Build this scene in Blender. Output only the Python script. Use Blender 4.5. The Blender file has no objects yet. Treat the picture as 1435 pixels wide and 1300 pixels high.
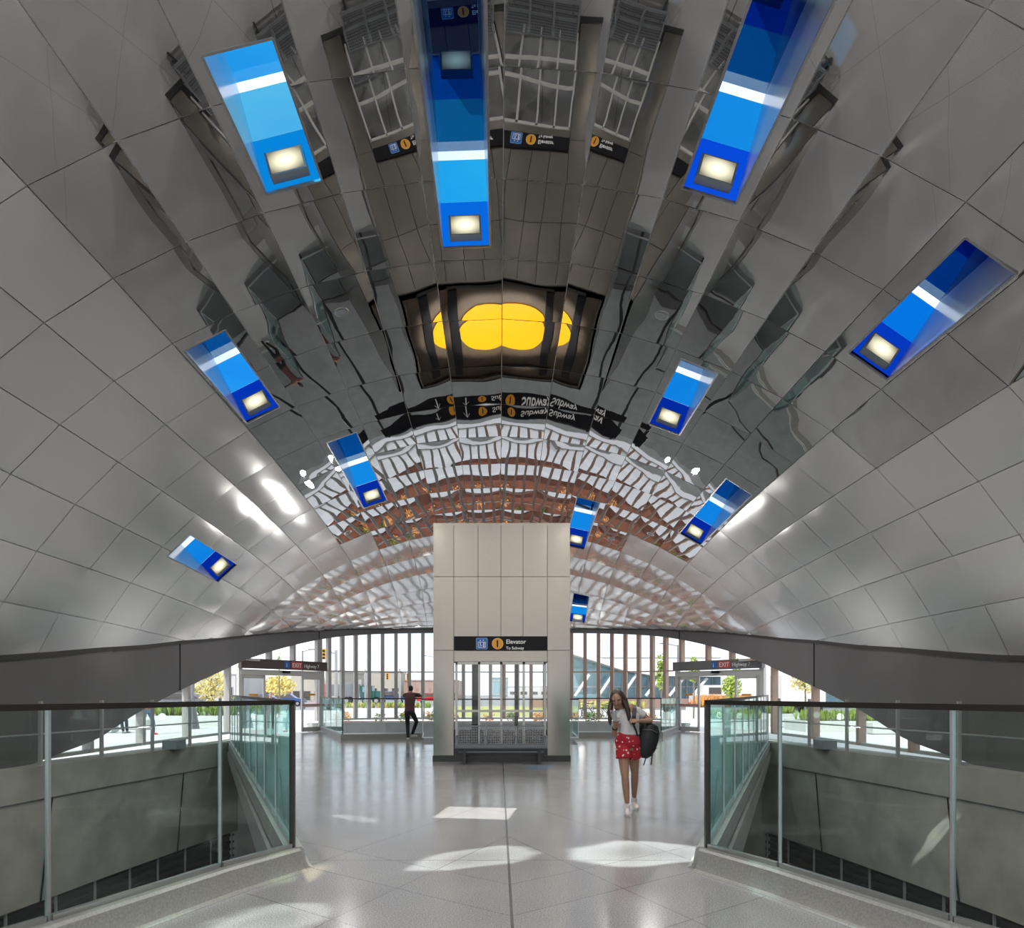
import bpy, bmesh, math, random
from mathutils import Vector, Matrix, Euler
random.seed(7)
SC=bpy.context.scene; COL=SC.collection
PI=math.pi
# ------------------------------------------------------------ helpers
class MB:
    def __init__(s): s.v=[]; s.f=[]; s.m=[]; s.cur=0
    def add(s,vs,fs):
        b=len(s.v); s.v+= [tuple(q) for q in vs]
        for f in fs: s.f.append([b+i for i in f]); s.m.append(s.cur)
        return s
    def box(s,c,d,rz=0,M=None):
        x,y,z=d[0]/2,d[1]/2,d[2]/2
        vs=[Vector((a*x,b*y,e*z)) for a in(-1,1) for b in(-1,1) for e in(-1,1)]
        R=M if M is not None else Matrix.Rotation(rz,3,'Z')
        c=Vector(c)
        s.add([c+R@v for v in vs],[(0,1,3,2),(4,6,7,5),(0,4,5,1),(2,3,7,6),(0,2,6,4),(1,5,7,3)]); return s
    def bar(s,a,b,w,h,up=(0,0,1)):
        a=Vector(a);b=Vector(b);d=(b-a); L=d.length
        if L<1e-6: return s
        d/=L; u=Vector(up)
        if abs(d.dot(u))>.98: u=Vector((0,1,0))
        sd=d.cross(u).normalized(); u=sd.cross(d)
        vs=[]
        for p in(a,b):
            for i,j in((-1,-1),(1,-1),(1,1),(-1,1)): vs.append(p+sd*i*w/2+u*j*h/2)
        s.add(vs,[(3,2,1,0),(4,5,6,7),(0,1,5,4),(1,2,6,5),(2,3,7,6),(3,0,4,7)]); return s
    def tube(s,pts,r,n=8,cap=True):
        pts=[Vector(p) for p in pts]; k=len(pts)
        rr=r if isinstance(r,(list,tuple)) else [r]*k
        vs=[];prev=None
        for i,p in enumerate(pts):
            d=(pts[min(i+1,k-1)]-pts[max(i-1,0)]).normalized()
            if prev is None:
                u=Vector((0,0,1)) if abs(d.z)<.9 else Vector((0,1,0))
            else: u=prev
            a=(u-d*u.dot(d)).normalized(); prev=a; b=d.cross(a)
            for j in range(n):
                t=2*PI*j/n; q=rr[i]
                ra,rb=(q if isinstance(q,(tuple,list)) else (q,q))
                vs.append(p+a*math.cos(t)*ra+b*math.sin(t)*rb)
        fs=[]
        for i in range(k-1):
            for j in range(n):
                fs.append((i*n+j,i*n+(j+1)%n,(i+1)*n+(j+1)%n,(i+1)*n+j))
        if cap: fs.append(tuple(range(n))[::-1]); fs.append(tuple((k-1)*n+j for j in range(n)))
        s.add(vs,fs); return s
    def prism(s,poly,z0,z1):
        n=len(poly)
        vs=[(p[0],p[1],z0) for p in poly]+[(p[0],p[1],z1) for p in poly]
        s.add(vs,[tuple(range(n))[::-1],tuple(range(n,2*n))]+[(i,(i+1)%n,n+(i+1)%n,n+i) for i in range(n)]); return s
    def quad(s,a,b,c,d): s.add([a,b,c,d],[(0,1,2,3)]); return s
    def slab(s,a,b,c,d,t):
        a,b,c,d=[Vector(q) for q in(a,b,c,d)]
        n=(b-a).cross(d-a).normalized()*t
        s.add([a,b,c,d,a+n,b+n,c+n,d+n],[(3,2,1,0),(4,5,6,7),(0,1,5,4),(1,2,6,5),(2,3,7,6),(3,0,4,7)]); return s
    def disc(s,c,r,nrm=(0,0,1),t=.01,n=32,rx=None):
        c=Vector(c);nrm=Vector(nrm).normalized()
        q=nrm.to_track_quat('Z','Y').to_matrix()
        vs=[c+q@Vector((math.cos(2*PI*i/n)*r,math.sin(2*PI*i/n)*(rx or r),0)) for i in range(n)]
        vs+=[v+nrm*t for v in vs]
        s.add(vs,[tuple(range(n))[::-1],tuple(range(n,2*n))]+[(i,(i+1)%n,n+(i+1)%n,n+i) for i in range(n)]); return s
    def ball(s,c,r,n=10,m=6,M=None):
        c=Vector(c); rx,ry,rz=(r if isinstance(r,(tuple,list)) else (r,r,r))
        vs=[];fs=[]
        for i in range(m+1):
            a=-PI/2+PI*i/m
            for j in range(n):
                b=2*PI*j/n; v=Vector((rx*math.cos(a)*math.cos(b),ry*math.cos(a)*math.sin(b),rz*math.sin(a)))
                if M is not None: v=M@v
                vs.append(c+v)
        for i in range(m):
            for j in range(n): fs.append((i*n+j,i*n+(j+1)%n,(i+1)*n+(j+1)%n,(i+1)*n+j))
        s.add(vs,fs); return s
    def lathe(s,c,prof,n=20):
        c=Vector(c); k=len(prof)
        vs=[c+Vector((r*math.cos(2*PI*j/n),r*math.sin(2*PI*j/n),z)) for r,z in prof for j in range(n)]
        fs=[(i*n+j,i*n+(j+1)%n,(i+1)*n+(j+1)%n,(i+1)*n+j) for i in range(k-1) for j in range(n)]
        fs+=[tuple(range(n))[::-1],tuple((k-1)*n+j for j in range(n))]
        s.add(vs,fs); return s
    def build(s,name,mat,parent=None,smooth=False,fix=True,angle=None):
        me=bpy.data.meshes.new(name); me.from_pydata(s.v,[],s.f)
        mats=mat if isinstance(mat,(list,tuple)) else [mat]
        for m in mats: me.materials.append(m)
        if len(mats)>1:
            for p,i in zip(me.polygons,s.m): p.material_index=i
        if fix:
            bm=bmesh.new(); bm.from_mesh(me); bmesh.ops.remove_doubles(bm,verts=bm.verts,dist=1e-5)
            bmesh.ops.recalc_face_normals(bm,faces=bm.faces); bm.to_mesh(me); bm.free()
        if smooth:
            for p in me.polygons: p.use_smooth=True
            if angle: me.set_sharp_from_angle(angle=math.radians(angle))
        o=bpy.data.objects.new(name,me); COL.objects.link(o)
        if parent is not None: o.parent=parent; o.matrix_parent_inverse=Matrix.Translation(parent.location).inverted() if parent.get('_w') else Matrix.Identity(4)
        return o
def thing(name,label,cat,loc=(0,0,0),group=None,world=True):
    """Empty at the thing's base; parts are given in world coordinates when world is set."""
    o=bpy.data.objects.new(name,None); COL.objects.link(o); o.location=loc; o.empty_display_size=.2
    o['label']=label;o['category']=cat
    if group:o['group']=group
    if world:o['_w']=1
    return o
def tag(o,label,cat,group=None,kind=None):
    o['label']=label;o['category']=cat
    if group:o['group']=group
    if kind:o['kind']=kind
    return o
def struct(o,label=None):
    o['kind']='structure'
    if label:o['label']=label
    return o
def copy_tree(o,parent=None):
    c=o.copy(); COL.objects.link(c)
    if parent is not None:
        c.parent=parent; c.matrix_parent_inverse=o.matrix_parent_inverse.copy()
    for ch in list(o.children): copy_tree(ch,c)
    return c
# ------------------------------------------------------------ materials
def newmat(name):
    m=bpy.data.materials.new(name); m.use_nodes=True; nt=m.node_tree; nt.nodes.clear()
    out=nt.nodes.new('ShaderNodeOutputMaterial'); return m,nt,out
def N(nt,t,**k):
    n=nt.nodes.new(t)
    for a,b in k.items():
        if a in n.inputs: n.inputs[a].default_value=b
        else: setattr(n,a,b)
    return n
def L(nt,a,b): nt.links.new(a,b)
def setin(n,**k):
    for a,b in k.items(): n.inputs[a.replace('_',' ')].default_value=b
def c4(c): return (c[0],c[1],c[2],1)
def pbr(name,col,rough=.5,metal=0,spec=.5,var=0,vscale=8,bump=0,bscale=20,stretch=None,alpha=None):
    m,nt,out=newmat(name); b=N(nt,'ShaderNodeBsdfPrincipled')
    setin(b,Base_Color=c4(col),Roughness=rough,Metallic=metal)
    b.inputs['Specular IOR Level'].default_value=spec
    L(nt,b.outputs[0],out.inputs[0])
    if var or bump:
        tc=N(nt,'ShaderNodeTexCoord'); mp=N(nt,'ShaderNodeMapping'); L(nt,tc.outputs['Object'],mp.inputs[0])
        if stretch: mp.inputs['Scale'].default_value=stretch
    if var:
        n=N(nt,'ShaderNodeTexNoise'); n.inputs['Scale'].default_value=vscale; n.inputs['Detail'].default_value=5
        L(nt,mp.outputs[0],n.inputs[0])
        r=N(nt,'ShaderNodeValToRGB'); r.color_ramp.elements[0].position=.3; r.color_ramp.elements[1].position=.7
        r.color_ramp.elements[0].color=c4([x*(1-var) for x in col]); r.color_ramp.elements[1].color=c4([min(1,x*(1+var)) for x in col])
        L(nt,n.outputs[0],r.inputs[0]); L(nt,r.outputs[0],b.inputs['Base Color'])
    if bump:
        n=N(nt,'ShaderNodeTexNoise'); n.inputs['Scale'].default_value=bscale; n.inputs['Detail'].default_value=4
        L(nt,mp.outputs[0],n.inputs[0]); bp=N(nt,'ShaderNodeBump'); bp.inputs['Strength'].default_value=bump; bp.inputs['Distance'].default_value=.02
        L(nt,n.outputs[0],bp.inputs['Height']); L(nt,bp.outputs[0],b.inputs['Normal'])
    return m
def emit(name,col,st):
    m,nt,out=newmat(name); e=N(nt,'ShaderNodeEmission'); e.inputs[0].default_value=c4(col); e.inputs[1].default_value=st
    L(nt,e.outputs[0],out.inputs[0]); return m
def glass(name,tint,refl=(1,1,1),rough=.0,ior=1.5,edge=None,boost=1.0):
    """architectural sheet glass: tinted transmission + fresnel reflection"""
    m,nt,out=newmat(name)
    t=N(nt,'ShaderNodeBsdfTransparent'); t.inputs[0].default_value=c4(tint)
    if edge:
        lw=N(nt,'ShaderNodeLayerWeight'); lw.inputs[0].default_value=.22
        mx=N(nt,'ShaderNodeMixRGB'); mx.inputs[1].default_value=c4(tint); mx.inputs[2].default_value=c4(edge)
        L(nt,lw.outputs['Facing'],mx.inputs[0]); L(nt,mx.outputs[0],t.inputs[0])
    g=N(nt,'ShaderNodeBsdfGlossy'); g.inputs['Color'].default_value=c4(refl); g.inputs['Roughness'].default_value=rough
    lf=N(nt,'ShaderNodeLayerWeight'); lf.inputs[0].default_value=.5
    f0=((ior-1)/(ior+1))**2
    pw=N(nt,'ShaderNodeMath',operation='POWER'); L(nt,lf.outputs['Facing'],pw.inputs[0]); pw.inputs[1].default_value=5
    ma=N(nt,'ShaderNodeMath',operation='MULTIPLY_ADD'); L(nt,pw.outputs[0],ma.inputs[0]); ma.inputs[1].default_value=1-f0; ma.inputs[2].default_value=f0
    mu=N(nt,'ShaderNodeMath',operation='MULTIPLY'); mu.inputs[1].default_value=boost; L(nt,ma.outputs[0],mu.inputs[0])
    mi=N(nt,'ShaderNodeMixShader'); L(nt,mu.outputs[0],mi.inputs[0]); L(nt,t.outputs[0],mi.inputs[1]); L(nt,g.outputs[0],mi.inputs[2])
    L(nt,mi.outputs[0],out.inputs[0]); return m
def steel(name,col,rough,stretch=(1,1,1),bump=.0,bscale=6,rvar=0,dist=.01):
    m,nt,out=newmat(name); b=N(nt,'ShaderNodeBsdfPrincipled'); setin(b,Base_Color=c4(col),Roughness=rough,Metallic=1)
    tc=N(nt,'ShaderNodeTexCoord'); mp=N(nt,'ShaderNodeMapping'); mp.inputs['Scale'].default_value=stretch; L(nt,tc.outputs['Object'],mp.inputs[0])
    if bump:
        n=N(nt,'ShaderNodeTexNoise'); n.inputs['Scale'].default_value=bscale; n.inputs['Detail'].default_value=2
        L(nt,mp.outputs[0],n.inputs[0]); bp=N(nt,'ShaderNodeBump'); bp.inputs['Strength'].default_value=bump; bp.inputs['Distance'].default_value=dist
        L(nt,n.outputs[0],bp.inputs['Height']); L(nt,bp.outputs[0],b.inputs['Normal'])
    if rvar:
        n=N(nt,'ShaderNodeTexNoise'); n.inputs['Scale'].default_value=30; n.inputs['Detail'].default_value=4
        L(nt,mp.outputs[0],n.inputs[0]); r=N(nt,'ShaderNodeMapRange'); r.inputs[3].default_value=rough-rvar; r.inputs[4].default_value=rough+rvar
        L(nt,n.outputs[0],r.inputs[0]); L(nt,r.outputs[0],b.inputs['Roughness'])
    L(nt,b.outputs[0],out.inputs[0]); return m
M={}
M['mirror']=steel('mirror_steel',(.80,.79,.78),.012)
M['brushed']=steel('brushed_steel',(.78,.765,.75),.16)
M['brushed'].node_tree.nodes['Principled BSDF'].inputs['Metallic'].default_value=.5
M['semi']=steel('satin_mirror_steel',(.88,.86,.84),.11)
M['semi'].node_tree.nodes['Principled BSDF'].inputs['Metallic'].default_value=.7
M['seam']=pbr('seam_metal',(.75,.75,.76),.5,0)
M['fascia']=pbr('fascia_paint',(.165,.158,.160),.55,.3,var=.08,vscale=.7)
M['clad']=steel('cladding_steel',(.27,.25,.22),.2)
M['steel']=steel('plain_steel',(.55,.55,.55),.3)
M['dsteel']=pbr('dark_steel',(.06,.06,.062),.4,.7)
M['rail']=pbr('handrail_dark',(.05,.045,.042),.38,.6)
M['mull']=pbr('mullion_paint',(.44,.42,.41),.45,.3)
M['mullw']=pbr('mullion_timber',(.46,.32,.255),.45,.1)
M['doorf']=pbr('door_aluminium',(.52,.51,.49),.4,.3)
M['black']=pbr('black_sign',(.008,.008,.011),.55,0,.25)
M['white']=pbr('white_paint',(.85,.85,.85),.5)
M['blue']=pbr('sign_blue',(.02,.13,.42),.4)
M['orange']=pbr('sign_orange',(.75,.33,.03),.4)
M['red']=pbr('sign_red',(.6,.06,.05),.4)
M['yellow']=pbr('yellow_disc',(1.0,.47,.0),.5)
M['roofbrown']=pbr('roof_brown',(.09,.065,.045),.6,var=.2,vscale=3)
M['glass']=glass('clear_glass',(.985,.992,.988),boost=.6)
M['bal']=glass('balustrade_glass',(.97,.985,.978),edge=(.42,.78,.76),boost=.7)
M['galv']=pbr('glass_edge_green',(.06,.16,.14),.2,0)
M['conc']=pbr('concrete',(.36,.345,.305),.75,var=.22,vscale=1.2,bump=.15,bscale=30)
M['concl']=pbr('light_concrete',(.36,.37,.36),.6,var=.1,vscale=2)
M['terra']=pbr('concourse_floor',(.10,.10,.105),.4,var=.25,vscale=.7)
M['louver']=pbr('louver_dark',(.03,.033,.033),.35,.5)
M['line']=pbr('pale_divider',(.3,.31,.31),.5)
def lensmat():
    m,nt,out=newmat('lamp_lens'); e=N(nt,'ShaderNodeEmission'); tc=N(nt,'ShaderNodeTexCoord'); mp=N(nt,'ShaderNodeMapping'); L(nt,tc.outputs['UV'],mp.inputs[0])
    mp.inputs['Location'].default_value=(-.5,-.5,0); 
    le=N(nt,'ShaderNodeVectorMath',operation='LENGTH'); L(nt,mp.outputs[0],le.inputs[0])
    r=N(nt,'ShaderNodeMapRange'); r.inputs[1].default_value=.1; r.inputs[2].default_value=.62; r.inputs[3].default_value=1.5; r.inputs[4].default_value=.25; L(nt,le.outputs['Value'],r.inputs[0])
    e.inputs[0].default_value=(1,.95,.68,1); L(nt,r.outputs[0],e.inputs[1]); L(nt,e.outputs[0],out.inputs[0]); return m
M['lens']=lensmat()
M['lamphouse']=pbr('lamp_housing',(.25,.28,.30),.5)
M['pane_blue']=glass('pane_blue',(.004,.15,.70),refl=(.3,.55,1),boost=.6)
M['pane_cyan']=glass('pane_cyan',(.05,.48,.86),refl=(.5,.8,1),boost=.6)
M['pane_clear']=glass('pane_clear',(.95,.97,1),boost=.6)
M['pane_navy']=glass('pane_navy',(.004,.03,.12),refl=(.35,.6,.9),ior=2.6,boost=1.3)
M['pane_sky']=glass('pane_sky',(.12,.50,.75),refl=(.35,.7,1),boost=1.2)
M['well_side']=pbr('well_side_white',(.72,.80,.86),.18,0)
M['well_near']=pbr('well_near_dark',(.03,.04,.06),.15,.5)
# ------------------------------------------------------------ plan of the hall (x right, y away from the camera)
F=1000.;VX,VY=699.,970.;EYE=1.61;XA=.06;YC=8.5
def interp(x,t):
    if x<=t[0][0]: return t[0][1]
    for (a,b),(c,d) in zip(t,t[1:]):
        if x<=c: return b+(d-b)*(x-a)/(c-a)
    return t[-1][1]
def W(y):
    d=min(abs(y-YC)/24.,.99999)
    return 9.6*(1-d**4.5)**(1/4.5)
RT=[(8.5,2.02),(11,2.08),(13.7,2.25),(15.2,2.4),(16.9,2.59),(19,2.8),(21.2,3.09),(23.6,3.36),(25.6,3.63),(28.6,4.04),(30.2,4.22),(31.2,4.37),(32.5,4.51)]
RB=[(8.5,-.3),(12.4,-.2),(13.7,.02),(15.2,.24),(16.9,.49),(19,1.15),(21.2,1.7),(23.6,2.27),(25.6,2.8),(28.6,3.47),(30.2,3.84),(31.2,4.07),(32.5,4.33)]
def rt(y): return interp(YC+abs(y-YC),RT)
def rb(y): return interp(YC+abs(y-YC),RB)
def crown(y):
    d=abs(y-YC); return 8.61-d*d/270-1.97*(d/24)**8
def sect(y):
    d=max(crown(y)-rt(y),.02); w=max(W(y),.05); R=(w*w+d*d)/(2*d)
    return R,math.atan2(w,R-d)*R
def surf(s,yst):
    y=yst
    for _ in range(3):
        y=max(-15.49,min(32.49,y)); R,S=sect(y); y=yst+.025*R*math.sin(s/R)
    y=max(-15.49,min(32.49,y)); R,S=sect(y)
    s=max(-S,min(S,s)); a=s/R
    return Vector((XA+R*math.sin(a),y,crown(y)-R*(1-math.cos(a))))
def snorm(s,y):
    a=surf(s+.05,y)-surf(s-.05,y); b=surf(s,y+.05)-surf(s,y-.05)
    return a.cross(b).normalized()
def px(x,y,Z): return Vector(((x-VX)/F*Z,Z,EYE+(VY-y)/F*Z))
# ------------------------------------------------------------ ceiling
SKY=[ # name-ish, s0,s1,y0,y1
 ('pale blue ceiling skylight above the left railing, brightest glass of all',-3.15,-2.40,7.37,9.41),
 ('longest ceiling skylight, near the middle of the vault over the elevator axis',-.94,-.19,6.3,11.15),
 ('navy and blue ceiling skylight at the upper right with a broad white stripe',2.40,3.15,6.3,9.43),
 ('blue ceiling skylight farthest right on the vault, beside plain grey mirror panels',5.79,6.54,8.34,11.18),
 ('blue ceiling skylight low on the left vault at the edge of the mirror panels',-5.44,-4.69,11.75,14.69),
 ('narrow blue ceiling skylight on the left beside the brown reflection',-4.25,-3.50,17.0,21.7),
 ('blue ceiling skylight right of the yellow reflected disc',3.46,4.22,13.45,16.38),
 ('blue ceiling skylight on the right above the brushed panels, lower of two there',5.75,6.5,17.25,21.9),
 ('small blue ceiling skylight lowest on the left among brushed panels',-8.95,-8.2,17.2,20.5),
 ('blue ceiling skylight just right of the elevator shaft top',2.38,3.12,22.0,26.2),
 ('smallest ceiling skylight, close above the far windows right of the elevator shaft',3.1,3.8,29.9,31.85)]
CW=1.1
def stations():
    ys=[7.97+1.75*j for j in range(0,11)]  # 7.97..25.47
    ys+= [27.1,28.6,29.8,30.8,31.5,32.0,32.3,32.48]
    lo=[7.97-1.75*j for j in range(1,11)]
    lo+=[-11.2,-12.6,-13.8,-14.6,-15.2,-15.48]
    return sorted(lo)+ys
def build_ceiling():
    mb=MB(); YS=stations(); rnd=random.Random(3)
    jit={}
    def J(k,j):
        if (k,j) not in jit: jit[k,j]=rnd.uniform(-1,1)
        return jit[k,j]
    for j in range(len(YS)-1):
        y0,y1=YS[j],YS[j+1]; ym=(y0+y1)/2
        for k in range(-13,13):
            s0,s1=k*CW,(k+1)*CW
            Sm=max(sect(max(-15.4,min(32.4,yy+.025*math.copysign(6,s0))))[1] for yy in(y0,y1))
            if min(abs(s0),abs(s1))>=Sm-.001: continue
            holes=[r for r in SKY if r[1]<s1 and r[2]>s0 and r[3]<y1 and r[4]>y0]
            us=[i/6 for i in range(7)]; vs=[i/6 for i in range(7)]
            if ym<6 : us=[0,.5,1]; vs=[0,.5,1]
            for r in holes:
                for e in(r[1],r[2]):
                    t=(e-s0)/(s1-s0)
                    if 0<t<1: us=[u for u in us if abs(u-t)>.03]+[t]
                for e in(r[3],r[4]):
                    t=(e-y0)/(y1-y0)
                    if 0<t<1: vs=[u for u in vs if abs(u-t)>.03]+[t]
            us.sort(); vs.sort()
            P=[[surf(s,y)+snorm(0,9)*0 for y in(y0,y1)] for s in(s0,s1)]
            trimmed = max(abs(s0),abs(s1))>Sm-1.15 or ym>28 or ym<-11
            ins=.007 if max(abs(s0),abs(s1))<Sm-.01 else .004
            kk=k if k>=0 else -k-1
            right=k>=0
            if ym<24.5: lim=(7 if ym<14 else 6) if right else 5
            else: lim=4
            mat=0 if kk<lim else 1
            if ym>25.4: mat=2
            tk=.25 if (trimmed and ym<=25.4) else 1
            mb.cur=mat
            amp=.004 if mat==0 else .003
            ph=[rnd.uniform(0,6.3) for _ in range(4)]; sg=rnd.uniform(.7,1.3)
            n0=snorm((s0+s1)/2 if abs((s0+s1)/2)<Sm else 0,max(-15,min(32,ym)))
            if mat==2: sag=.022; amp=.006
            elif mat==1: sag=.010
            else: sag=.0065 if ym<16 else .009
            grid=[]
            for u in us:
                row=[]
                for v in vs:
                    uu=min(max(u,ins/CW),1-ins/CW); lv=(y1-y0); vv=min(max(v,ins/lv),1-ins/lv)
                    if trimmed: p=surf(s0+(s1-s0)*uu,y0+(y1-y0)*vv)
                    else:
                        p=(P[0][0]*(1-uu)*(1-vv)+P[1][0]*uu*(1-vv)+P[0][1]*(1-uu)*vv+P[1][1]*uu*vv)
                    b=(1-(2*u-1)**2); c=(1-(2*v-1)**2)
                    w=amp*math.sin(2.6*u+ph[0])*math.sin(3.1*v+ph[1])
                    if 12<ym<25: w+=(.0018+.0011*kk)*math.sin(6.5*u+ph[2])*math.sin(6*v+ph[3])
                    dsp=sag*sg*(b*(.6+.4*c) if mat<2 else b*c)+w*min(1,b*3)*min(1,c*3)*.6
                    tl=(J(k,j)*(u-.5)*CW+J(k+50,j)*(v-.5)*lv)*(.002 if mat<2 else .006)
                    row.append(p-n0*(dsp+tl)*tk)
                grid.append(row)
            vsl=[];idx={}
            for a in range(len(us)):
                for b in range(len(vs)): idx[a,b]=len(vsl); vsl.append(grid[a][b])
            fs=[]
            for a in range(len(us)-1):
                for b in range(len(vs)-1):
                    sc=s0+(s1-s0)*(us[a]+us[a+1])/2; yc=y0+(y1-y0)*(vs[b]+vs[b+1])/2
                    if any(r[1]<sc<r[2] and r[3]<yc<r[4] for r in holes): continue
                    q=[idx[a,b],idx[a,b+1],idx[a+1,b+1],idx[a+1,b]]
                    pts=[vsl[i] for i in q]
                    if (pts[0]-pts[2]).length<.03 or (pts[1]-pts[3]).length<.03: continue
                    if ((pts[1]-pts[0]).cross(pts[3]-pts[0])).length+((pts[1]-pts[2]).cross(pts[3]-pts[2])).length<2e-4: continue
                    fs.append(tuple(q))
            mb.add(vsl,fs)
    o=mb.build('ceiling',[M['mirror'],M['brushed'],M['semi']],smooth=True,fix=False)
    # drop loose verts
    bm=bmesh.new(); bm.from_mesh(o.data); bmesh.ops.delete(bm,geom=[v for v in bm.verts if not v.link_faces],context='VERTS'); bm.to_mesh(o.data); bm.free()
    struct(o,'vaulted ceiling of square stainless panels, mirrored at the crown and brushed lower down')
    # backing sheet seen in the joints
    mb=MB(); YB=[]
    for a,b in zip(YS,YS[1:]): YB+=[a,(a+b)/2]
    YB.append(YS[-1]); ys=set(YB)
    for r in SKY: ys|={r[3],r[4]}
    ys=sorted(ys); ss=set(k*CW/1 for k in range(-13,14))
    for r in SKY: ss|={r[1],r[2]}
    ss=sorted(ss); idx={};vsl=[];fs=[]
    for a,s in enumerate(ss):
        for b,y in enumerate(ys):
            n=snorm(max(-6,min(6,s)),max(-14,min(31,y))); p=surf(s,y); idx[a,b]=len(vsl); vsl.append(p+n*(.014 if abs(s)<5 and -10<y<24 else .05))
    for a in range(len(ss)-1):
        for b in range(len(ys)-1):
            sc=(ss[a]+ss[a+1])/2; yc=(ys[b]+ys[b+1])/2
            if any(r[1]<sc<r[2] and r[3]<yc<r[4] for r in SKY): continue
            q=(idx[a,b],idx[a,b+1],idx[a+1,b+1],idx[a+1,b])
            if ((vsl[q[1]]-vsl[q[0]]).cross(vsl[q[3]]-vsl[q[0]])).length+((vsl[q[1]]-vsl[q[2]]).cross(vsl[q[3]]-vsl[q[2]])).length<2e-4: continue
            fs.append(q)
    mb.add(vsl,fs); b=mb.build('ceiling_backing',M['seam'],parent=o,fix=False)
build_ceiling()
# ------------------------------------------------------------ skylights
TINT=[((.28,.63,.76),(.05,.46,.71)),((.13,.58,.78),(.045,.36,.73)),((.08,.46,.74),(.045,.24,.71)),((.03,.36,.73),(.03,.17,.6)),((.12,.51,.80),(.03,.17,.57))]+[((.07,.44,.74),(.03,.14,.5))]*6
def build_skylight(lab,s0,s1,y0,y1,ti=0):
    bright=ti==0
    cy=glass('pane_cyan',TINT[ti][0],refl=(.5,.8,1),boost=.5); bl=glass('pane_blue',TINT[ti][1],refl=(.3,.55,1),boost=.5)
    D=1.5 if y1<30 else .9
    n=snorm((s0+s1)/2,(y0+y1)/2); e=.012
    A,B,C_,E_=surf(s0,y0),surf(s1,y0),surf(s1,y1),surf(s0,y1)
    o=thing('skylight',lab,'skylight',(A+B+C_+E_)/4,group='blue glass skylights set in the vault')
    up=n*D
    def wall(p,q,h0,h1,name,mat,t=.012):
        mb=MB(); mb.slab(p+up*h0,q+up*h0,q+up*h1,p+up*h1,t); return mb.build(name,mat,o)
    wall(E_,C_,0,.46,'end_pane',bl); wall(E_,C_,.465,.90,'end_pane',cy); wall(E_,C_,.905,1.0,'clear_strip',M['pane_clear'])
    mb=MB(); mb.slab(A+up,B+up,C_+up,E_+up,.012); mb.build('top_pane',M['pane_sky'] if bright else M['pane_navy'],o)
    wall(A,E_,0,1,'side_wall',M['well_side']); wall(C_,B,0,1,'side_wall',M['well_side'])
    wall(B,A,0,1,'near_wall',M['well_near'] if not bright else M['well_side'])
    # frame lip
    mb=MB()
    for p,q in((A,B),(B,C_),(C_,E_),(E_,A)): mb.bar(p-n*.006,q-n*.006,.03,.03,up=n)
    mb.build('frame',M['steel'],o)
    # lamp at the far end of the well
    ax=(C_-E_).normalized(); w=(C_-E_).length; inw=(A-E_).normalized()
    mid=(C_+E_)/2+n*D*.155
    R=Matrix((ax,inw,ax.cross(inw))).transposed()
    nn=ax.cross(inw)
    mb=MB(); mb.box(mid+inw*.09,(w*.66,.16,.30),M=R); lb=mb.build('lamp_box',M['lamphouse'],o)
    c=mid+inw*.172; hx=ax*w*.29; hz=nn*.135
    me=bpy.data.meshes.new('lamp_lens'); me.from_pydata([c-hx-hz,c+hx-hz,c+hx+hz,c-hx+hz],[],[(0,1,2,3)])
    uv=me.uv_layers.new(); 
    for li,q in enumerate(((0,0),(1,0),(1,1),(0,1))): uv.data[li].uv=q
    me.materials.append(M['lens']); le=bpy.data.objects.new('lamp_lens',me); COL.objects.link(le); le.parent=lb
    return o
for i,r in enumerate(SKY): build_skylight(*r,ti=i)
# ------------------------------------------------------------ round ceiling lights
for i,(s,y,lab) in enumerate([(-2.81,12.36,'round recessed ceiling light left of the yellow disc reflection'),(2.81,12.32,'round recessed ceiling light right of the yellow disc reflection'),
      (-5.06,23.0,'round recessed ceiling light at the left end of the brown reflection'),(5.0,22.98,'round recessed ceiling light at the right end of the brown reflection'),
      (3.9,24.6,'round recessed ceiling light right of the skylight by the elevator shaft top')]):
    p=surf(s,y); n=snorm(s,y); p=p-n*.012
    o=thing('ceiling_light',lab,'ceiling light',p,group='round recessed lights in the vault')
    MB().disc(p,.125,-n,.02).build('trim_ring',M['steel'],o); MB().disc(p-n*.02,.095,-n,.006).build('lens',M['lamphouse'],o)
# ------------------------------------------------------------ fascia ring and curtain wall
def plan(x_img):
    """point where the sight line through image column x meets the facade"""
    k=(x_img-VX)/F
    lo,hi=8.5,32.5
    f=lambda y: abs(k*y-XA)-W(y)
    for _ in range(60):
        m=(lo+hi)/2
        if f(m)>0: hi=m
        else: lo=m
    return Vector((k*lo,lo,0))
def plan_pts(step=.45):
    raw=[]
    n=6000
    for i in range(n+1):
        t=PI*i/n-PI/2; c,s=max(0,math.cos(t)),math.sin(t); e=2/4.5
        raw.append((XA+9.6*math.copysign(abs(s)**e,s),YC+24*abs(c)**e))
    tot=sum(math.dist(p,q) for p,q in zip(raw,raw[1:])); m=int(tot/step); pts=[raw[0]]; acc=0; k=1
    for p,q in zip(raw,raw[1:]):
        d=math.dist(p,q)
        while d>0 and acc+d>=k*tot/m-1e-9 and k<m:
            f=(k*tot/m-acc)/d; pts.append((p[0]+(q[0]-p[0])*f,p[1]+(q[1]-p[1])*f)); k+=1
        acc+=d
    pts.append(raw[-1]); return pts
PP=plan_pts()
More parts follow.
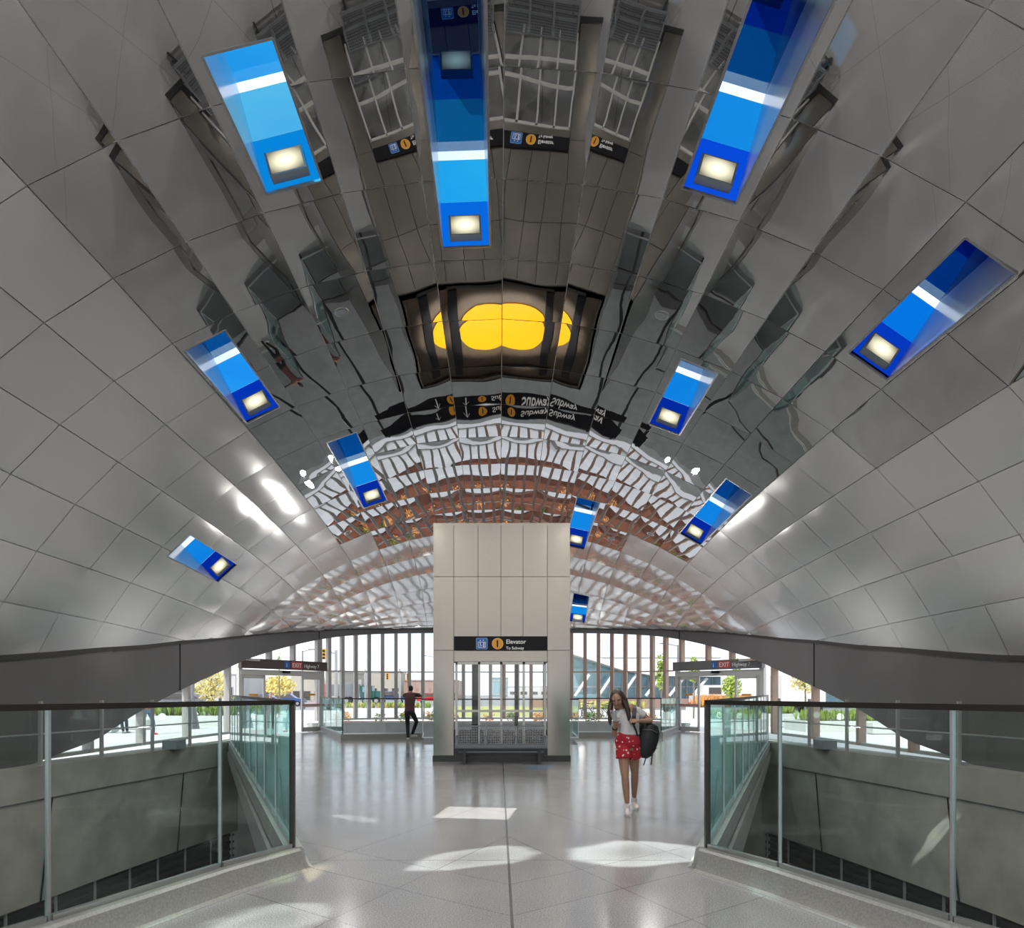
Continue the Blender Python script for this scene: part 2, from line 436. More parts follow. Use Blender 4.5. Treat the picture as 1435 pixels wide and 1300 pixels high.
def fascia(name,ysgn):
    mb=MB(); vs=[];n=0
    for x,y in PP:
        yy=y if ysgn>0 else 2*YC-y
        d=Vector((x-XA,(yy-YC)*.35,0)).normalized()*.28
        vs+=[(x,yy,rb(y)),(x,yy,rt(y)+.03),(x+d.x,yy+d.y,rt(y)+.03),(x+d.x,yy+d.y,rb(y))]
    fs=[]
    for i in range(len(PP)-1):
        a,b=i*4,(i+1)*4
        for j in range(4): fs.append((a+j,a+(j+1)%4,b+(j+1)%4,b+j))
    mb.add(vs,fs); o=mb.build(name,M['fascia'],smooth=True,angle=40); struct(o); return o
fo=fascia('trim_1',1); fascia('trim_2',-1)
fo['label']='dark grey metal fascia band arching round the foot of the vault'
# dark strip drawn as the shadow gap between fascia and vault; covers panel edges
mb=MB(); vs=[]
for x,y in PP:
    d=Vector((x-XA,(y-YC)*.35,0)).normalized(); a=Vector((x,y,rt(y)))-d*.05; b=Vector((x,y,rt(y)))+d*.08
    vs+=[(a.x,a.y,a.z-.03),(a.x,a.y,a.z+.075),(b.x,b.y,b.z+.10),(b.x,b.y,b.z-.03)]
fs=[]
for i in range(len(PP)-1):
    for j in range(4): fs.append((4*i+j,4*i+(j+1)%4,4*i+4+(j+1)%4,4*i+4+j))
mb.add(vs,fs); mb.build('shadow_gap_strip',M['rail'],fo)
# fascia joints
for xi in (252,447,952,1141):
    p=plan(xi); d=Vector((XA-p.x,(YC-p.y)*.35,0)).normalized()
    MB().box((p.x+d.x*.006,p.y+d.y*.006,(rt(p.y)+rb(p.y))/2),(.03,.02,rt(p.y)-rb(p.y)),rz=math.atan2(d.y,d.x)+PI/2).build('joint',M['black'],fo)
# ------------------------------------------------------------ floor
def floor_mat():
    m,nt,out=newmat('terrazzo'); b=N(nt,'ShaderNodeBsdfPrincipled'); b.inputs['Roughness'].default_value=.16; b.inputs['Specular IOR Level'].default_value=.75
    tc=N(nt,'ShaderNodeTexCoord'); sp=N(nt,'ShaderNodeSeparateXYZ'); L(nt,tc.outputs['Object'],sp.inputs[0])
    n1=N(nt,'ShaderNodeTexNoise'); n1.inputs['Scale'].default_value=90; n1.inputs['Detail'].default_value=3; L(nt,tc.outputs['Object'],n1.inputs[0])
    n2=N(nt,'ShaderNodeTexNoise'); n2.inputs['Scale'].default_value=.8; n2.inputs['Detail'].default_value=3; L(nt,tc.outputs['Object'],n2.inputs[0])
    vo=N(nt,'ShaderNodeTexVoronoi'); vo.inputs['Scale'].default_value=70; L(nt,tc.outputs['Object'],vo.inputs[0])
    r=N(nt,'ShaderNodeValToRGB'); r.color_ramp.elements[0].position=.30; r.color_ramp.elements[1].position=.62
    r.color_ramp.elements[0].color=(.15,.15,.157,1); r.color_ramp.elements[1].color=(.36,.36,.365,1); L(nt,n1.outputs[0],r.inputs[0])
    mx=N(nt,'ShaderNodeMixRGB',blend_type='MULTIPLY'); mx.inputs[0].default_value=.55; L(nt,r.outputs[0],mx.inputs[1])
    r2=N(nt,'ShaderNodeValToRGB'); r2.color_ramp.elements[0].position=.3;r2.color_ramp.elements[1].position=.7; r2.color_ramp.elements[0].color=(.75,.75,.76,1); r2.color_ramp.elements[1].color=(1,1,.98,1)
    L(nt,n2.outputs[0],r2.inputs[0]); L(nt,r2.outputs[0],mx.inputs[2])
    # joints
    def math_(op,a,b_=None):
        q=N(nt,'ShaderNodeMath',operation=op)
        for i,z in enumerate((a,b_)):
            if z is None: continue
            if isinstance(z,(int,float)): q.inputs[i].default_value=z
            else: L(nt,z,q.inputs[i])
        return q.outputs[0]
    X=math_('SUBTRACT',sp.outputs[0],.093); Y=sp.outputs[1]; AX=math_('ABSOLUTE',X)
    lines=[math_('GREATER_THAN',.011,AX)]
    lines.append(math_('GREATER_THAN',.007,math_('ABSOLUTE',math_('SUBTRACT',Y,6.85))))
    for m_,cs in((.78,(4.07,5.14,5.98,9.6,13.5)),(-2.3,(8.0,10.9,14.5,19))):
        for c in cs:
            t=math_('SUBTRACT',Y,math_('ADD',math_('MULTIPLY',AX,m_),c))
            lines.append(math_('GREATER_THAN',.0035*math.sqrt(1+m_*m_),math_('ABSOLUTE',t)))
    acc=lines[0]
    for l in lines[1:]: acc=math_('MAXIMUM',acc,l)
    mj=N(nt,'ShaderNodeMixRGB'); L(nt,acc,mj.inputs[0]); L(nt,mx.outputs[0],mj.inputs[1]); mj.inputs[2].default_value=(.09,.09,.09,1)
    L(nt,mj.outputs[0],b.inputs['Base Color'])
    rr=N(nt,'ShaderNodeMapRange'); rr.inputs[3].default_value=.12; rr.inputs[4].default_value=.24; L(nt,n2.outputs[0],rr.inputs[0]); L(nt,rr.outputs[0],b.inputs['Roughness'])
    L(nt,b.outputs[0],out.inputs[0]); return m
M['terrazzo']=floor_mat()
NL=[(-9.0,-7.5),(-7,-3),(-5,0),(-3.6,2.6),(-2.78,4.4),(-2.25,5.76),(-1.88,6.5)]   # near edge of the left well
IN_=(-7.75,20.6)
mir=lambda p:(2*XA*.5-p[0]+.02,p[1])
NR=[(-x+.02,y) for x,y in NL]; INR=(7.77,20.6)
FL=[(-9.3,-15.4)]+NL+[IN_,(-8.6,21.2),(-9.5,22.5),(-9.2,25.5),(-8.2,28.8),(-7.35,29.6),(-5.25,24.0),(-2.6,24.6),(-2.35,22.0),(2.45,22.0),(2.6,25.2),(5.75,25.3),(7.4,29.6),(8.3,28.8),(9.3,25.5),(9.6,22.5),(8.6,21.2),INR]+NR[::-1]+[(9.3,-15.4)]
def floor_obj():
    bm=bmesh.new()
    vt=[bm.verts.new((x,y,0)) for x,y in FL]; f=bm.faces.new(vt)
    r=bmesh.ops.extrude_face_region(bm,geom=[f]); 
    for v in [g for g in r['geom'] if isinstance(g,bmesh.types.BMVert)]: v.co.z=-.28
    bmesh.ops.triangulate(bm,faces=bm.faces[:],ngon_method='EAR_CLIP'); bmesh.ops.recalc_face_normals(bm,faces=bm.faces)
    me=bpy.data.meshes.new('floor'); bm.to_mesh(me); bm.free(); me.materials.append(M['terrazzo'])
    o=bpy.data.objects.new('floor',me); COL.objects.link(o); struct(o,'polished grey terrazzo floor with dark joint lines')
floor_obj()
def offset(pts,d):
    out=[]
    for i,p in enumerate(pts):
        a=Vector(pts[max(i-1,0)]);b=Vector(pts[min(i+1,len(pts)-1)]); t=(b-a).normalized(); n=Vector((-t.y,t.x))
        k=1
        if 0<i<len(pts)-1:
            t1=(Vector(p)-a).normalized(); k=1/max(.5,abs(t.dot(t1)))
        out.append((p[0]+n.x*d*k,p[1]+n.y*d*k))
    return out
def strip(mb,pts,d0,d1,z0,z1,z0b=None,z1b=None):
    """extruded strip along a polyline, from offset d0 to d1"""
    A=offset(pts,d0);B=offset(pts,d1);n=len(pts);vs=[]
    for i in range(n):
        t=i/(n-1)
        za=z0 if z0b is None else z0+(z0b-z0)*t; zb=z1 if z1b is None else z1+(z1b-z1)*t
        vs+=[(A[i][0],A[i][1],za),(B[i][0],B[i][1],za),(B[i][0],B[i][1],zb),(A[i][0],A[i][1],zb)]
    fs=[(0,1,2,3),tuple(4*(n-1)+j for j in(3,2,1,0))]
    for i in range(n-1):
        for j in range(4): fs.append((4*i+j,4*i+(j+1)%4,4*i+4+(j+1)%4,4*i+4+j))
    mb.add(vs,fs); return mb
# curbs (upstands) : floor side is +offset for left chain read from camera outward? computed by sign
CURB=.2
M['curb']=pbr('terrazzo_curb',(.27,.27,.255),.35,var=.18,vscale=60)
def cove(mb,pts,sg):
    """upstand with rounded cove on the floor side"""
    n=len(pts); prof=[(-.07,0),(-.07,CURB),(.085,CURB),(.105,CURB-.02),(.125,.06),(.145,.02),(.185,.002),(.185,-.02),(-.07,-.02)]
    rows=[offset(pts,sg*d) for d,z in prof]; vs=[];k=len(prof)
    for i in range(n):
        for j in range(k): vs.append((rows[j][i][0],rows[j][i][1],prof[j][1]))
    fs=[tuple(range(k)),tuple((n-1)*k+j for j in range(k))[::-1]]
    for i in range(n-1):
        for j in range(k): fs.append((i*k+j,i*k+(j+1)%k,(i+1)*k+(j+1)%k,(i+1)*k+j))
    mb.add(vs,fs)
def curb(name,pts,sg,lab):
    mb=MB(); cove(mb,pts,sg); o=mb.build(name,M['curb'],smooth=True,angle=35); struct(o,lab); return o
near_l=NL; inner_l=[NL[-1],IN_]; near_r=NR; inner_r=[NR[-1],INR]
curb('trim_3',near_l,-1,'grey terrazzo curb under the left glass railing'); curb('trim_4',near_r,1,'grey terrazzo curb under the right glass railing')
FRL=[(-7.35,29.5),(-5.25,24.0),(-2.6,24.6)]; FRR=[(2.6,25.2),(5.75,25.3),(7.4,29.5)]
curb('trim_5',FRL,1,'terrazzo curb under the far left glass railing'); curb('trim_6',FRR,1,'terrazzo curb under the far right glass railing')
VOID=[(-2.58,24.42),(-2.35,22.0),(2.45,22.0),(2.58,25.02)]
# inner slab-edge beams of the side wells
def beam(name,pts,sg,lab):
    mb=MB()
    strip(mb,pts,-.02*sg,.10*sg,-.85,-.01,-.32,-.01)
    cove(mb,pts,sg); strip(mb,pts,-.10*sg,.0,-.55,-.10,-.22,-.06)
    o=mb.build(name,M['concl']); struct(o,lab)
beam('wall_left_inner',inner_l,-1,'pale concrete slab edge running away along the left stair well'); beam('wall_right_inner',inner_r,1,'pale concrete slab edge running away along the right stair well')
# outer concrete walls of the side wells
WL=[(-7.55,20.75),(-8.0,18.5),(-8.5,15.5),(-8.9,12.7),(-9.2,9),(-9.3,4),(-9.2,-2),(-9,-8)]
WR=[(-x+.04,y) for x,y in WL]
def well_wall(name,pts,sg,lab):
    mb=MB()
    strip(mb,pts,0,-.35*sg,-.43,.2); strip(mb,pts,-.05*sg,-.35*sg,-2.4,-.46); strip(mb,pts,-.06*sg,-.35*sg,-.47,-.42)
    mb.cur=1
    strip(mb,offset(pts,-.35*sg),0,-.9*sg,.02,.14)
    # vertical joints
    mb.cur=2
    for yj in(18.3,14.0,10,6,2):
        for a,b in zip(pts,pts[1:]):
            if min(a[1],b[1])<=yj<max(a[1],b[1]):
                t=(yj-a[1])/(b[1]-a[1]); x=a[0]+(b[0]-a[0])*t
                x2=x-.05*(1 if x<0 else -1)
                mb.bar((x2,yj,-.46),(x2,yj-.35,-2.4),.02,.03)
    o=mb.build(name,[M['conc'],M['concl'],M['black']]); struct(o,lab)
    return o
well_wall('wall_left',WL,1,'board marked concrete wall of the left stair well'); well_wall('wall_right',WR,-1,'board marked concrete wall of the right stair well')
def louvers(name,pts,lab):
    mb=MB(); sg=1 if pts[0][0]<0 else -1
    strip(mb,pts,-.30*sg,-.40*sg,-4.6,-2.4)
    for i in range(11): strip(mb,pts,-.16*sg,-.30*sg,-2.5-.2*i-.05,-2.5-.2*i)
    mb.cur=1
    for yj in(13,14.2,15.3,16.4,17.4,18.5,19.6,20.6,11.8,10.6,9.4,8.2):
        for a,b in zip(pts,pts[1:]):
            if min(a[1],b[1])<=yj<max(a[1],b[1]):
                t=(yj-a[1])/(b[1]-a[1]); x=a[0]+(b[0]-a[0])*t; mb.box((x-.13*sg,yj,-3.5),(.04,.04,2.2))
    struct(mb.build(name,[M['louver'],M['line']]),lab)
louvers('wall_left_louver',WL,'dark slatted screen below the left concrete wall'); louvers('wall_right_louver',WR,'dark slatted screen below the right concrete wall')
# far end walls of the side wells and the lower floor
mb=MB(); mb.slab((-9.6,20.95,-.28),(-2.2,20.95,-.30),(-2.2,20.95,-4.6),(-9.6,20.95,-4.6),.2); mb.slab((9.6,20.95,-.28),(2.2,20.95,-.30),(2.2,20.95,-4.6),(9.6,20.95,-4.6),.2)
struct(mb.build('wall_lower',M['conc']),'concrete wall at the lower level')
mb=MB(); mb.box((0,3,-4.7),(20,36,.2)); struct(mb.build('floor_lower',M['louver']),'dark floor of the lower level')
# front void behind the elevator with the brown lower hall
BW=[(-7.9,30.2),(-6.8,30.9),(-5,31.35),(-2.5,31.6),(0,31.7),(2.5,31.6),(5,31.35),(6.8,30.9),(7.9,30.2)]
mb=MB(); strip(mb,BW,0,.6,-4.8,.30); struct(mb.build('wall_far',M['concl']),'pale concrete wall under the far windows')
mb=MB(); mb.box((0,26.6,-4.9),(17,10.6,.2)); struct(mb.build('floor_concourse',M['terra']),'dark grey floor of the lower concourse')
# ------------------------------------------------------------ glass railings
RH=1.52
def railing(lab,runs,cat='railing',rail_h=RH,rw=.055,base=CURB,edge_post=True,group='glass railings'):
    p0=runs[0][0]; o=thing('glass_railing',lab,cat,(p0[0],p0[1],base),group=group)
    for pts in runs:
        for a,b in zip(pts,pts[1:]):
            A=Vector((a[0],a[1],0));B=Vector((b[0],b[1],0)); d=(B-A).normalized(); g=.02
            MB().bar(A+d*g+Vector((0,0,(base+rail_h-.02)/2)),B-d*g+Vector((0,0,(base+rail_h-.02)/2)),.016,rail_h-.02-base).build('glass_panel',M['bal'],o)
            MB().bar(A+d*g+Vector((0,0,base+.018)),B-d*g+Vector((0,0,base+.018)),.04,.036).build('base_shoe',M['steel'],o)
        for p in pts:
            MB().box((p[0],p[1],(base+rail_h-.02)/2),(.022,.03,rail_h-.02-base)).build('post',M['steel'],o)
        mb=MB(); 
        for a,b in zip(pts,pts[1:]): mb.bar((a[0],a[1],rail_h),(b[0],b[1],rail_h),rw,.04)
        mb.build('handrail',M['rail'],o)
    return o
def seg(a,b,n): return [(a[0]+(b[0]-a[0])*i/n,a[1]+(b[1]-a[1])*i/n) for i in range(n+1)]
rl=railing('frameless glass railing with dark handrail around the left stair well',[NL[1:],seg(NL[-1],IN_,10)])
rr_=railing('frameless glass railing with dark handrail around the right stair well',[NR[1:],seg(NR[-1],INR,10)])
MB().box((NL[-1][0],NL[-1][1],(CURB+RH-.02)/2),(.045,.045,RH-.02-CURB)).build('corner_post',M['rail'],rl)
MB().box((NR[-1][0],NR[-1][1],(CURB+RH-.02)/2),(.045,.045,RH-.02-CURB)).build('corner_post',M['rail'],rr_)
railing('far left glass railing that the man in the maroon shirt leans on',[seg(FRL[0],FRL[1],4),FRL[1:]],rail_h=1.40,rw=.04)
railing('far right glass railing behind the woman with the phone',[FRR[:2],seg(FRR[1],FRR[2],4)],rail_h=1.40,rw=.04)
railing('glass railing behind the elevator shaft around the escalator opening',[VOID],rail_h=1.40,rw=.04)
for sgn,side in((-1,'left'),(1,'right')):
    base=[(x,y) for x,y in(WL if sgn<0 else WR)]
    ys=[20.15,18.8,17.3,15.6,13.9,12.2]
    pts=[]
    for yj in ys:
        for a,b in zip(base,base[1:]):
            if min(a[1],b[1])<=yj<=max(a[1],b[1]):
                t=(yj-a[1])/(b[1]-a[1]); pts.append((a[0]+(b[0]-a[0])*t+sgn*.2,yj)); break
    o=thing('guard_railing',f'slim glazed guard railing on top of the {side} concrete wall','railing',(pts[0][0],pts[0][1],.2),group='guard railings on the well walls')
    for a,b in zip(pts,pts[1:]):
        MB().bar((a[0],a[1],.85),(b[0],b[1],.85),.012,1.1).build('glass_panel',M['glass'],o)
    for p in pts: MB().box((p[0],p[1],.82),(.07,.05,1.24)).build('post',M['mull'],o)
    mb=MB()
    for a,b in zip(pts,pts[1:]): mb.tube([(a[0],a[1],.80),(b[0],b[1],.80)],.018,6)
    mb.build('mid_rail',M['steel'],o)
    MB().box((pts[1][0],pts[1][1]-.9,.31),(.35,.55,.22)).build('wall_lamp_box',M['lamphouse'],o)
# ------------------------------------------------------------ curtain wall
wn=0
def window(a,b,z0,mat,transom=True):
    """one bay of the curtain wall between plan points a and b"""
    global wn; wn+=1
    o=bpy.data.objects.new('window_%d'%wn,None); COL.objects.link(o); o.location=(a.x,a.y,z0); o['kind']='structure'; o['_w']=1
    za,zb=rb(max(a.y,8.5))+.05,rb(max(b.y,8.5))+.05
    if za<z0+.1 and zb<z0+.1: return o
    d=(b-a).normalized(); n=Vector((-d.y,d.x,0))
    if n.y<0:n=-n
    MB().box((a.x,a.y,(z0+za)/2),(.155,.20,za-z0),rz=math.atan2(d.y,d.x)).build('mullion',mat,o)
    p,q=a+d*.05+n*.03,b-d*.05+n*.03
    MB().slab((p.x,p.y,z0),(q.x,q.y,z0),(q.x,q.y,max(zb,z0+.02)),(p.x,p.y,max(za,z0+.02)),.012).build('glass_pane',M['glass'],o)
    MB().bar((a.x,a.y,z0+.03),(b.x,b.y,z0+.03),.14,.08).build('sill',M['doorf'],o)
    if transom and min(za,zb)>2.7: MB().bar((a.x,a.y,2.54),(b.x,b.y,2.54),.06,.05).build('transom',mat,o)
    return o
offp=lambda p:p+Vector((p.x-XA,(p.y-YC)*.35,0)).normalized()*.12
LX=[462.5+18.75*i for i in range(0,26)]
xsL=[317,263,201,126]
far=[offp(plan(x)) for x in [447]+LX+[950]]
for i,(a,b) in enumerate(zip(far,far[1:])): window(a,b,.40,M['mull'] if a.x<0 else M['mullw'])
for sgn in(-1,1):
    xs=[VX+XA/24*1000+sgn*q for q in(252,289,322,352,377)] # above the doors
    dp=[offp(plan(x)) for x in xs]
    for a,b in zip(dp,dp[1:]): window(a,b,2.78,M['mull'] if sgn<0 else M['mullw'],False)
    xs=[VX+3+sgn*q for q in(380,437,500,573,640)]
    dp=[offp(plan(x)) for x in xs]
    for a,b in zip(dp,dp[1:]): window(a,b,.2,M['mull'] if sgn<0 else M['mullw'],False)
# windows of the near end, behind the camera
bk=[Vector((x,2*YC-y,0)) for x,y in PP if y>16]
for a,b in list(zip(bk,bk[1:]))[::3]:
    zz=rb(2*YC-a.y)
    if zz>.5: 
        o=window(Vector((a.x,a.y,0)),Vector((a.x+.01,a.y,0)),.1,M['mull'],False)
        MB().box((a.x,a.y,zz/2),(.12,.2,zz)).build('mullion',M['mull'],o)
# ------------------------------------------------------------ text
def text_mesh(name,txt,size,loc,mat,parent,depth=.004,rz=0,align='LEFT',font_bold=0,rx=PI/2):
    cu=bpy.data.curves.new(name,'FONT'); cu.body=txt; cu.size=size; cu.extrude=depth; cu.align_x=align; cu.offset=font_bold
    t=bpy.data.objects.new(name,cu); COL.objects.link(t)
    t.rotation_euler=(rx,0,rz); t.location=loc
    bpy.context.view_layer.update()
    me=bpy.data.meshes.new_from_object(t.evaluated_get(bpy.context.evaluated_depsgraph_get()))
    me.transform(t.matrix_world); bpy.data.objects.remove(t); me.materials.clear(); me.materials.append(mat); me.name=name
    o=bpy.data.objects.new(name,me); COL.objects.link(o)
    if parent is not None: o.parent=parent; o.matrix_parent_inverse=Matrix.Translation(parent.location).inverted()
    return o
# ------------------------------------------------------------ elevator shaft
EX0,EX1,EY0,EY1,EH=-1.527,1.66,16.6,20.4,5.55
def ex(x): return (x-VX)*.0166
def ez(y): return EYE+(VY-y)*.0166
el=thing('elevator_shaft','tall stainless clad elevator shaft in the middle of the hall','elevator',((EX0+EX1)/2,EY0,0))
cols=[EX0,ex(636),ex(670),ex(702),ex(733),ex(767),EX1]
def panel(x0,x1,z0,z1,y=EY0,name='cladding_panel'):
    g=.006
    nx,nz=5,7; mb=MB(); rr=random.uniform(.5,1.5)
    vs=[];fs=[]
    for i in range(nx+1):
        for j in range(nz+1):
            u,v=i/nx,j/nz
            b=(1-(2*u-1)**2)*(1-(2*v-1)**4)
            vs.append((x0+g+(x1-x0-2*g)*u,y-.004*b*rr-.01,z0+g+(z1-z0-2*g)*v))
    for i in range(nx):
        for j in range(nz): a=i*(nz+1)+j; fs.append((a,a+nz+1,a+nz+2,a+1))
    k=len(vs); 
    vs+=[(x0+g,y+.03,z0+g),(x1-g,y+.03,z0+g),(x1-g,y+.03,z1-g),(x0+g,y+.03,z1-g)]
    fs+=[(k,k+3,k+2,k+1)]
    mb.add(vs,fs); o=mb.build(name,M['clad'],el,smooth=True,fix=False); return o
for a,b in zip(cols,cols[1:]):
    panel(a,b,ez(808),EH)
for i,(a,b) in enumerate(zip(cols,cols[1:])):
    if i in(0,5): panel(a,b,ez(911),ez(808)); panel(a,b,.14,ez(911))
    else: panel(a,b,ez(892),ez(808))
panel(ex(636),ex(767),ez(927),ez(911),EY0+.01,'header_panel')
panel(ex(636),ex(767),.14,ez(1058),EY0+.01,'sill_panel')
# core: sides, back piers, roof tray
mb=MB()
w=.12
for x0,x1 in((EX0,ex(636)),(ex(767),EX1)): mb.box(((x0+x1)/2,EY0+.13,(EH)/2),(x1-x0-.01,.2,EH))
mb.box(((EX0+EX1)/2,EY0+.13,(EH+ez(927))/2),(EX1-EX0-.01,.2,EH-ez(927)))
mb.box(((EX0+EX1)/2,EY0+.13,.28),(EX1-EX0-.02,.18,.56-.3+.0))
mb.build('core_wall',M['dsteel'],el)
for x,nm in((EX0+.03,'side_panel'),(EX1-.03,'side_panel')):
    MB().box((x,(EY0+EY1)/2+.03,(EH+ez(925))/2),(.06,EY1-EY0-.06,EH-ez(925))).build(nm,M['clad'],el)
    MB().box((x,(EY0+EY1)/2+.03,.35),(.06,EY1-EY0-.06,.70)).build(nm,M['clad'],el)
    MB().box((x,EY0+.45,1.55),(.06,.5,1.75)).build(nm,M['clad'],el)
    MB().box((x,EY1-.3,1.55),(.06,.5,1.75)).build(nm,M['clad'],el)
    MB().box((x,(EY0+EY1)/2,1.55),(.014,EY1-EY0-1.2,1.70)).build('side_pane',M['glass'],el)
MB().box(((EX0+EX1)/2,EY1,(EH+2.45)/2),(EX1-EX0,.06,EH-2.45)).build('back_panel',M['clad'],el)
MB().box(((EX0+EX1)/2,EY1,.3),(EX1-EX0,.06,.5)).build('back_panel',M['clad'],el)
for x in (EX0+.05,EX1-.05,0.5): MB().box((x,EY1-.02,1.5),(.10,.10,2.0)).build('back_post',M['dsteel'],el)
MB().box((-.62,EY1-.9,1.3),(.22,.30,2.5)).build('guide_column',M['black'],el)
MB().box(((EX0+EX1)/2,(EY0+EY1)/2+.1,2.55),(EX1-EX0-.14,EY1-EY0-.4,.06)).build('car_ceiling',M['black'],el)
MB().box(((EX0+EX1)/2,EY0+.12,.07),(EX1-EX0+.02,.30,.14)).build('plinth',M['dsteel'],el)
# roof tray with yellow disc
MB().box(((EX0+EX1)/2,(EY0+EY1)/2,EH-.10),(EX1-EX0-.12,EY1-EY0-.1,.04)).build('roof_tray',M['roofbrown'],el)
mb=MB()
for c,d in((((EX0+EX1)/2,EY0+.06,EH-.03),(EX1-EX0,.12,.06)),(((EX0+EX1)/2,EY1-.06,EH-.03),(EX1-EX0,.12,.06)),((EX0+.06,(EY0+EY1)/2,EH-.03),(.12,EY1-EY0-.24,.06)),((EX1-.06,(EY0+EY1)/2,EH-.03),(.12,EY1-EY0-.24,.06))): mb.box(c,d)
mb.build('roof_edge',M['clad'],el)
for x in(EX0+.62,EX1-.62): MB().box((x,(EY0+EY1)/2,EH-.05),(.24,EY1-EY0-.7,.06)).build('roof_beam',M['black'],el)
MB().disc(((EX0+EX1)/2,(EY0+EY1)/2,EH-.08),.88,(0,0,1),.03,n=48).build('roof_disc',M['yellow'],el)
# front window
for x in(639.5,671.5,702.5,734,763.5): MB().box((ex(x),EY0+.02,(ez(927)+.42)/2+.0),(.05,.09,ez(927)-.42)).build('window_mullion',M['doorf'],el)
MB().box((ex(701.5),EY0+.02,ez(929)),(2.09,.09,.06)).build('window_head',M['doorf'],el)
MB().box((ex(701.5),EY0+.015,ez(996)),(2.05,.07,.05)).build('window_transom',M['doorf'],el)
for a,b in zip((640,672,703,734.5),(671,702,734,763)):
    for z0,z1 in((ez(994.5),ez(931)),(.45,ez(997.5))):
        MB().box(((ex(a)+ex(b))/2,EY0+.05,(z0+z1)/2),(ex(b)-ex(a)-.04,.012,z1-z0)).build('window_pane',M['glass'],el)
# ---- sign on the shaft
sg=thing('elevator_sign','black overhead sign with wheelchair lift symbol reading Elevator To Subway','sign',(ex(702),EY0-.07,ez(902)))
MB().box((ex(702),EY0-.05,ez(901.5)),(2.14,.06,.325)).build('sign_panel',M['black'],sg)
yy=EY0-.082
def rbox(cx,cz,w,h,r,y,t,n=5):
    pts=[]
    for sx,sz,a0 in((1,1,0),(-1,1,90),(-1,-1,180),(1,-1,270)):
        for i in range(n+1):
            a=math.radians(a0+90*i/n); pts.append((cx+sx*(w/2-r)+r*math.cos(a),cz+sz*(h/2-r)+r*math.sin(a)))
    k=len(pts); mb=MB(); mb.add([(p[0],y,p[1]) for p in pts]+[(p[0],y-t,p[1]) for p in pts],[tuple(range(k)),tuple(range(k,2*k))[::-1]]+[(i,k+i,k+(i+1)%k,(i+1)%k) for i in range(k)]); return mb
cx,cz=ex(675.3),ez(902)
rbox(cx,cz,.265,.265,.03,yy,.004).build('symbol_border',pbr('symbol_edge',(.25,.45,.8),.4),sg)
ic=rbox(cx,cz,.245,.245,.025,yy-.003,.004).build('lift_symbol',M['blue'],sg)
mb=MB(); y2=yy-.008
for a,b in(((-.085,.035),(-.085,-.09)),((.085,.035),(.085,-.09)),((-.085,-.09),(.085,-.09)),((-.085,.035),(.085,.035))): mb.bar((cx+a[0],y2,cz+a[1]),(cx+b[0],y2,cz+b[1]),.004,.010,up=(1,0,0) if a[0]==b[0] else (0,0,1))
mb.disc((cx+.045,y2+.002,cz+.012),.014,(0,-1,0),.004,n=12); mb.bar((cx+.045,y2,cz-.005),(cx+.045,y2,cz-.08),.004,.024,up=(1,0,0))
for k in range(14):
    a=math.radians(100+k*20); b=math.radians(120+k*20)
    if k<11: mb.bar((cx-.028+.03*math.cos(a),y2,cz-.05+.03*math.sin(a)),(cx-.028+.03*math.cos(b),y2,cz-.05+.03*math.sin(b)),.004,.009,up=(0,1,0))
mb.disc((cx-.035,y2+.002,cz+.012),.012,(0,-1,0),.004,n=12); mb.bar((cx-.035,y2,cz),(cx-.03,y2,cz-.045),.004,.012,up=(1,0,0)); mb.bar((cx-.03,y2,cz-.04),(cx+.005,y2,cz-.05),.004,.01)
for sx,dz in((-.035,1),(.035,-1)):
    mb.add([(cx+sx-.016,y2,cz+.075-dz*.012),(cx+sx+.016,y2,cz+.075-dz*.012),(cx+sx,y2,cz+.075+dz*.014)],[(0,1,2)])
mb.build('symbol_figures',M['white'],ic,fix=False).matrix_parent_inverse=Matrix.Identity(4)
cx=ex(697.3)
MB().disc((cx,yy,cz),.13,(0,-1,0),.004,n=40).build('route_border',pbr('route_edge',(.85,.62,.3),.4),sg)
rd=MB().disc((cx,yy-.003,cz),.122,(0,-1,0),.004,n=40).build('route_disc',M['orange'],sg)
text_mesh('route_number','1',.21,(cx-.004,yy-.010,cz-.073),M['black'],sg,align='CENTER',font_bold=.006)
text_mesh('lettering','Elevator',.138,(ex(709),yy-.004,ez(902)),M['white'],sg,font_bold=.0015)
text_mesh('lettering','To Subway',.093,(ex(709),yy-.004,ez(910)),M['white'],sg,font_bold=.0015)
# ---- subway sign behind the shaft, seen in the mirrored vault
ss=thing('subway_sign','wide black sign with arrow reading Subway on two posts behind the elevator shaft','sign',(.06,26.2,-4.8))
MB().box((.06,26.2,3.12),(4.7,.10,.52)).build('sign_panel',M['black'],ss)
yy=26.145
text_mesh('lettering','Subway',.40,(.35,yy,2.98),M['white'],ss,font_bold=.004)
MB().disc((-.12,yy,3.12),.20,(0,-1,0),.006,n=32).build('route_disc',M['orange'],ss)
text_mesh('route_number','1',.32,(-.124,yy-.008,3.005),M['black'],ss,align='CENTER',font_bold=.008)
mb=MB(); mb.bar((-.85,yy,2.94),(-.85,yy,3.28),.006,.045,up=(1,0,0)); mb.bar((-.85,yy,3.30),(-.98,yy,3.16),.006,.045,up=(0,1,0)); mb.bar((-.85,yy,3.30),(-.72,yy,3.16),.006,.045,up=(0,1,0)); mb.build('arrow',M['white'],ss)
for x in(-2.1,2.2): MB().box((x,26.28,-.7),(.12,.06,8.2)).build('post',M['dsteel'],ss)
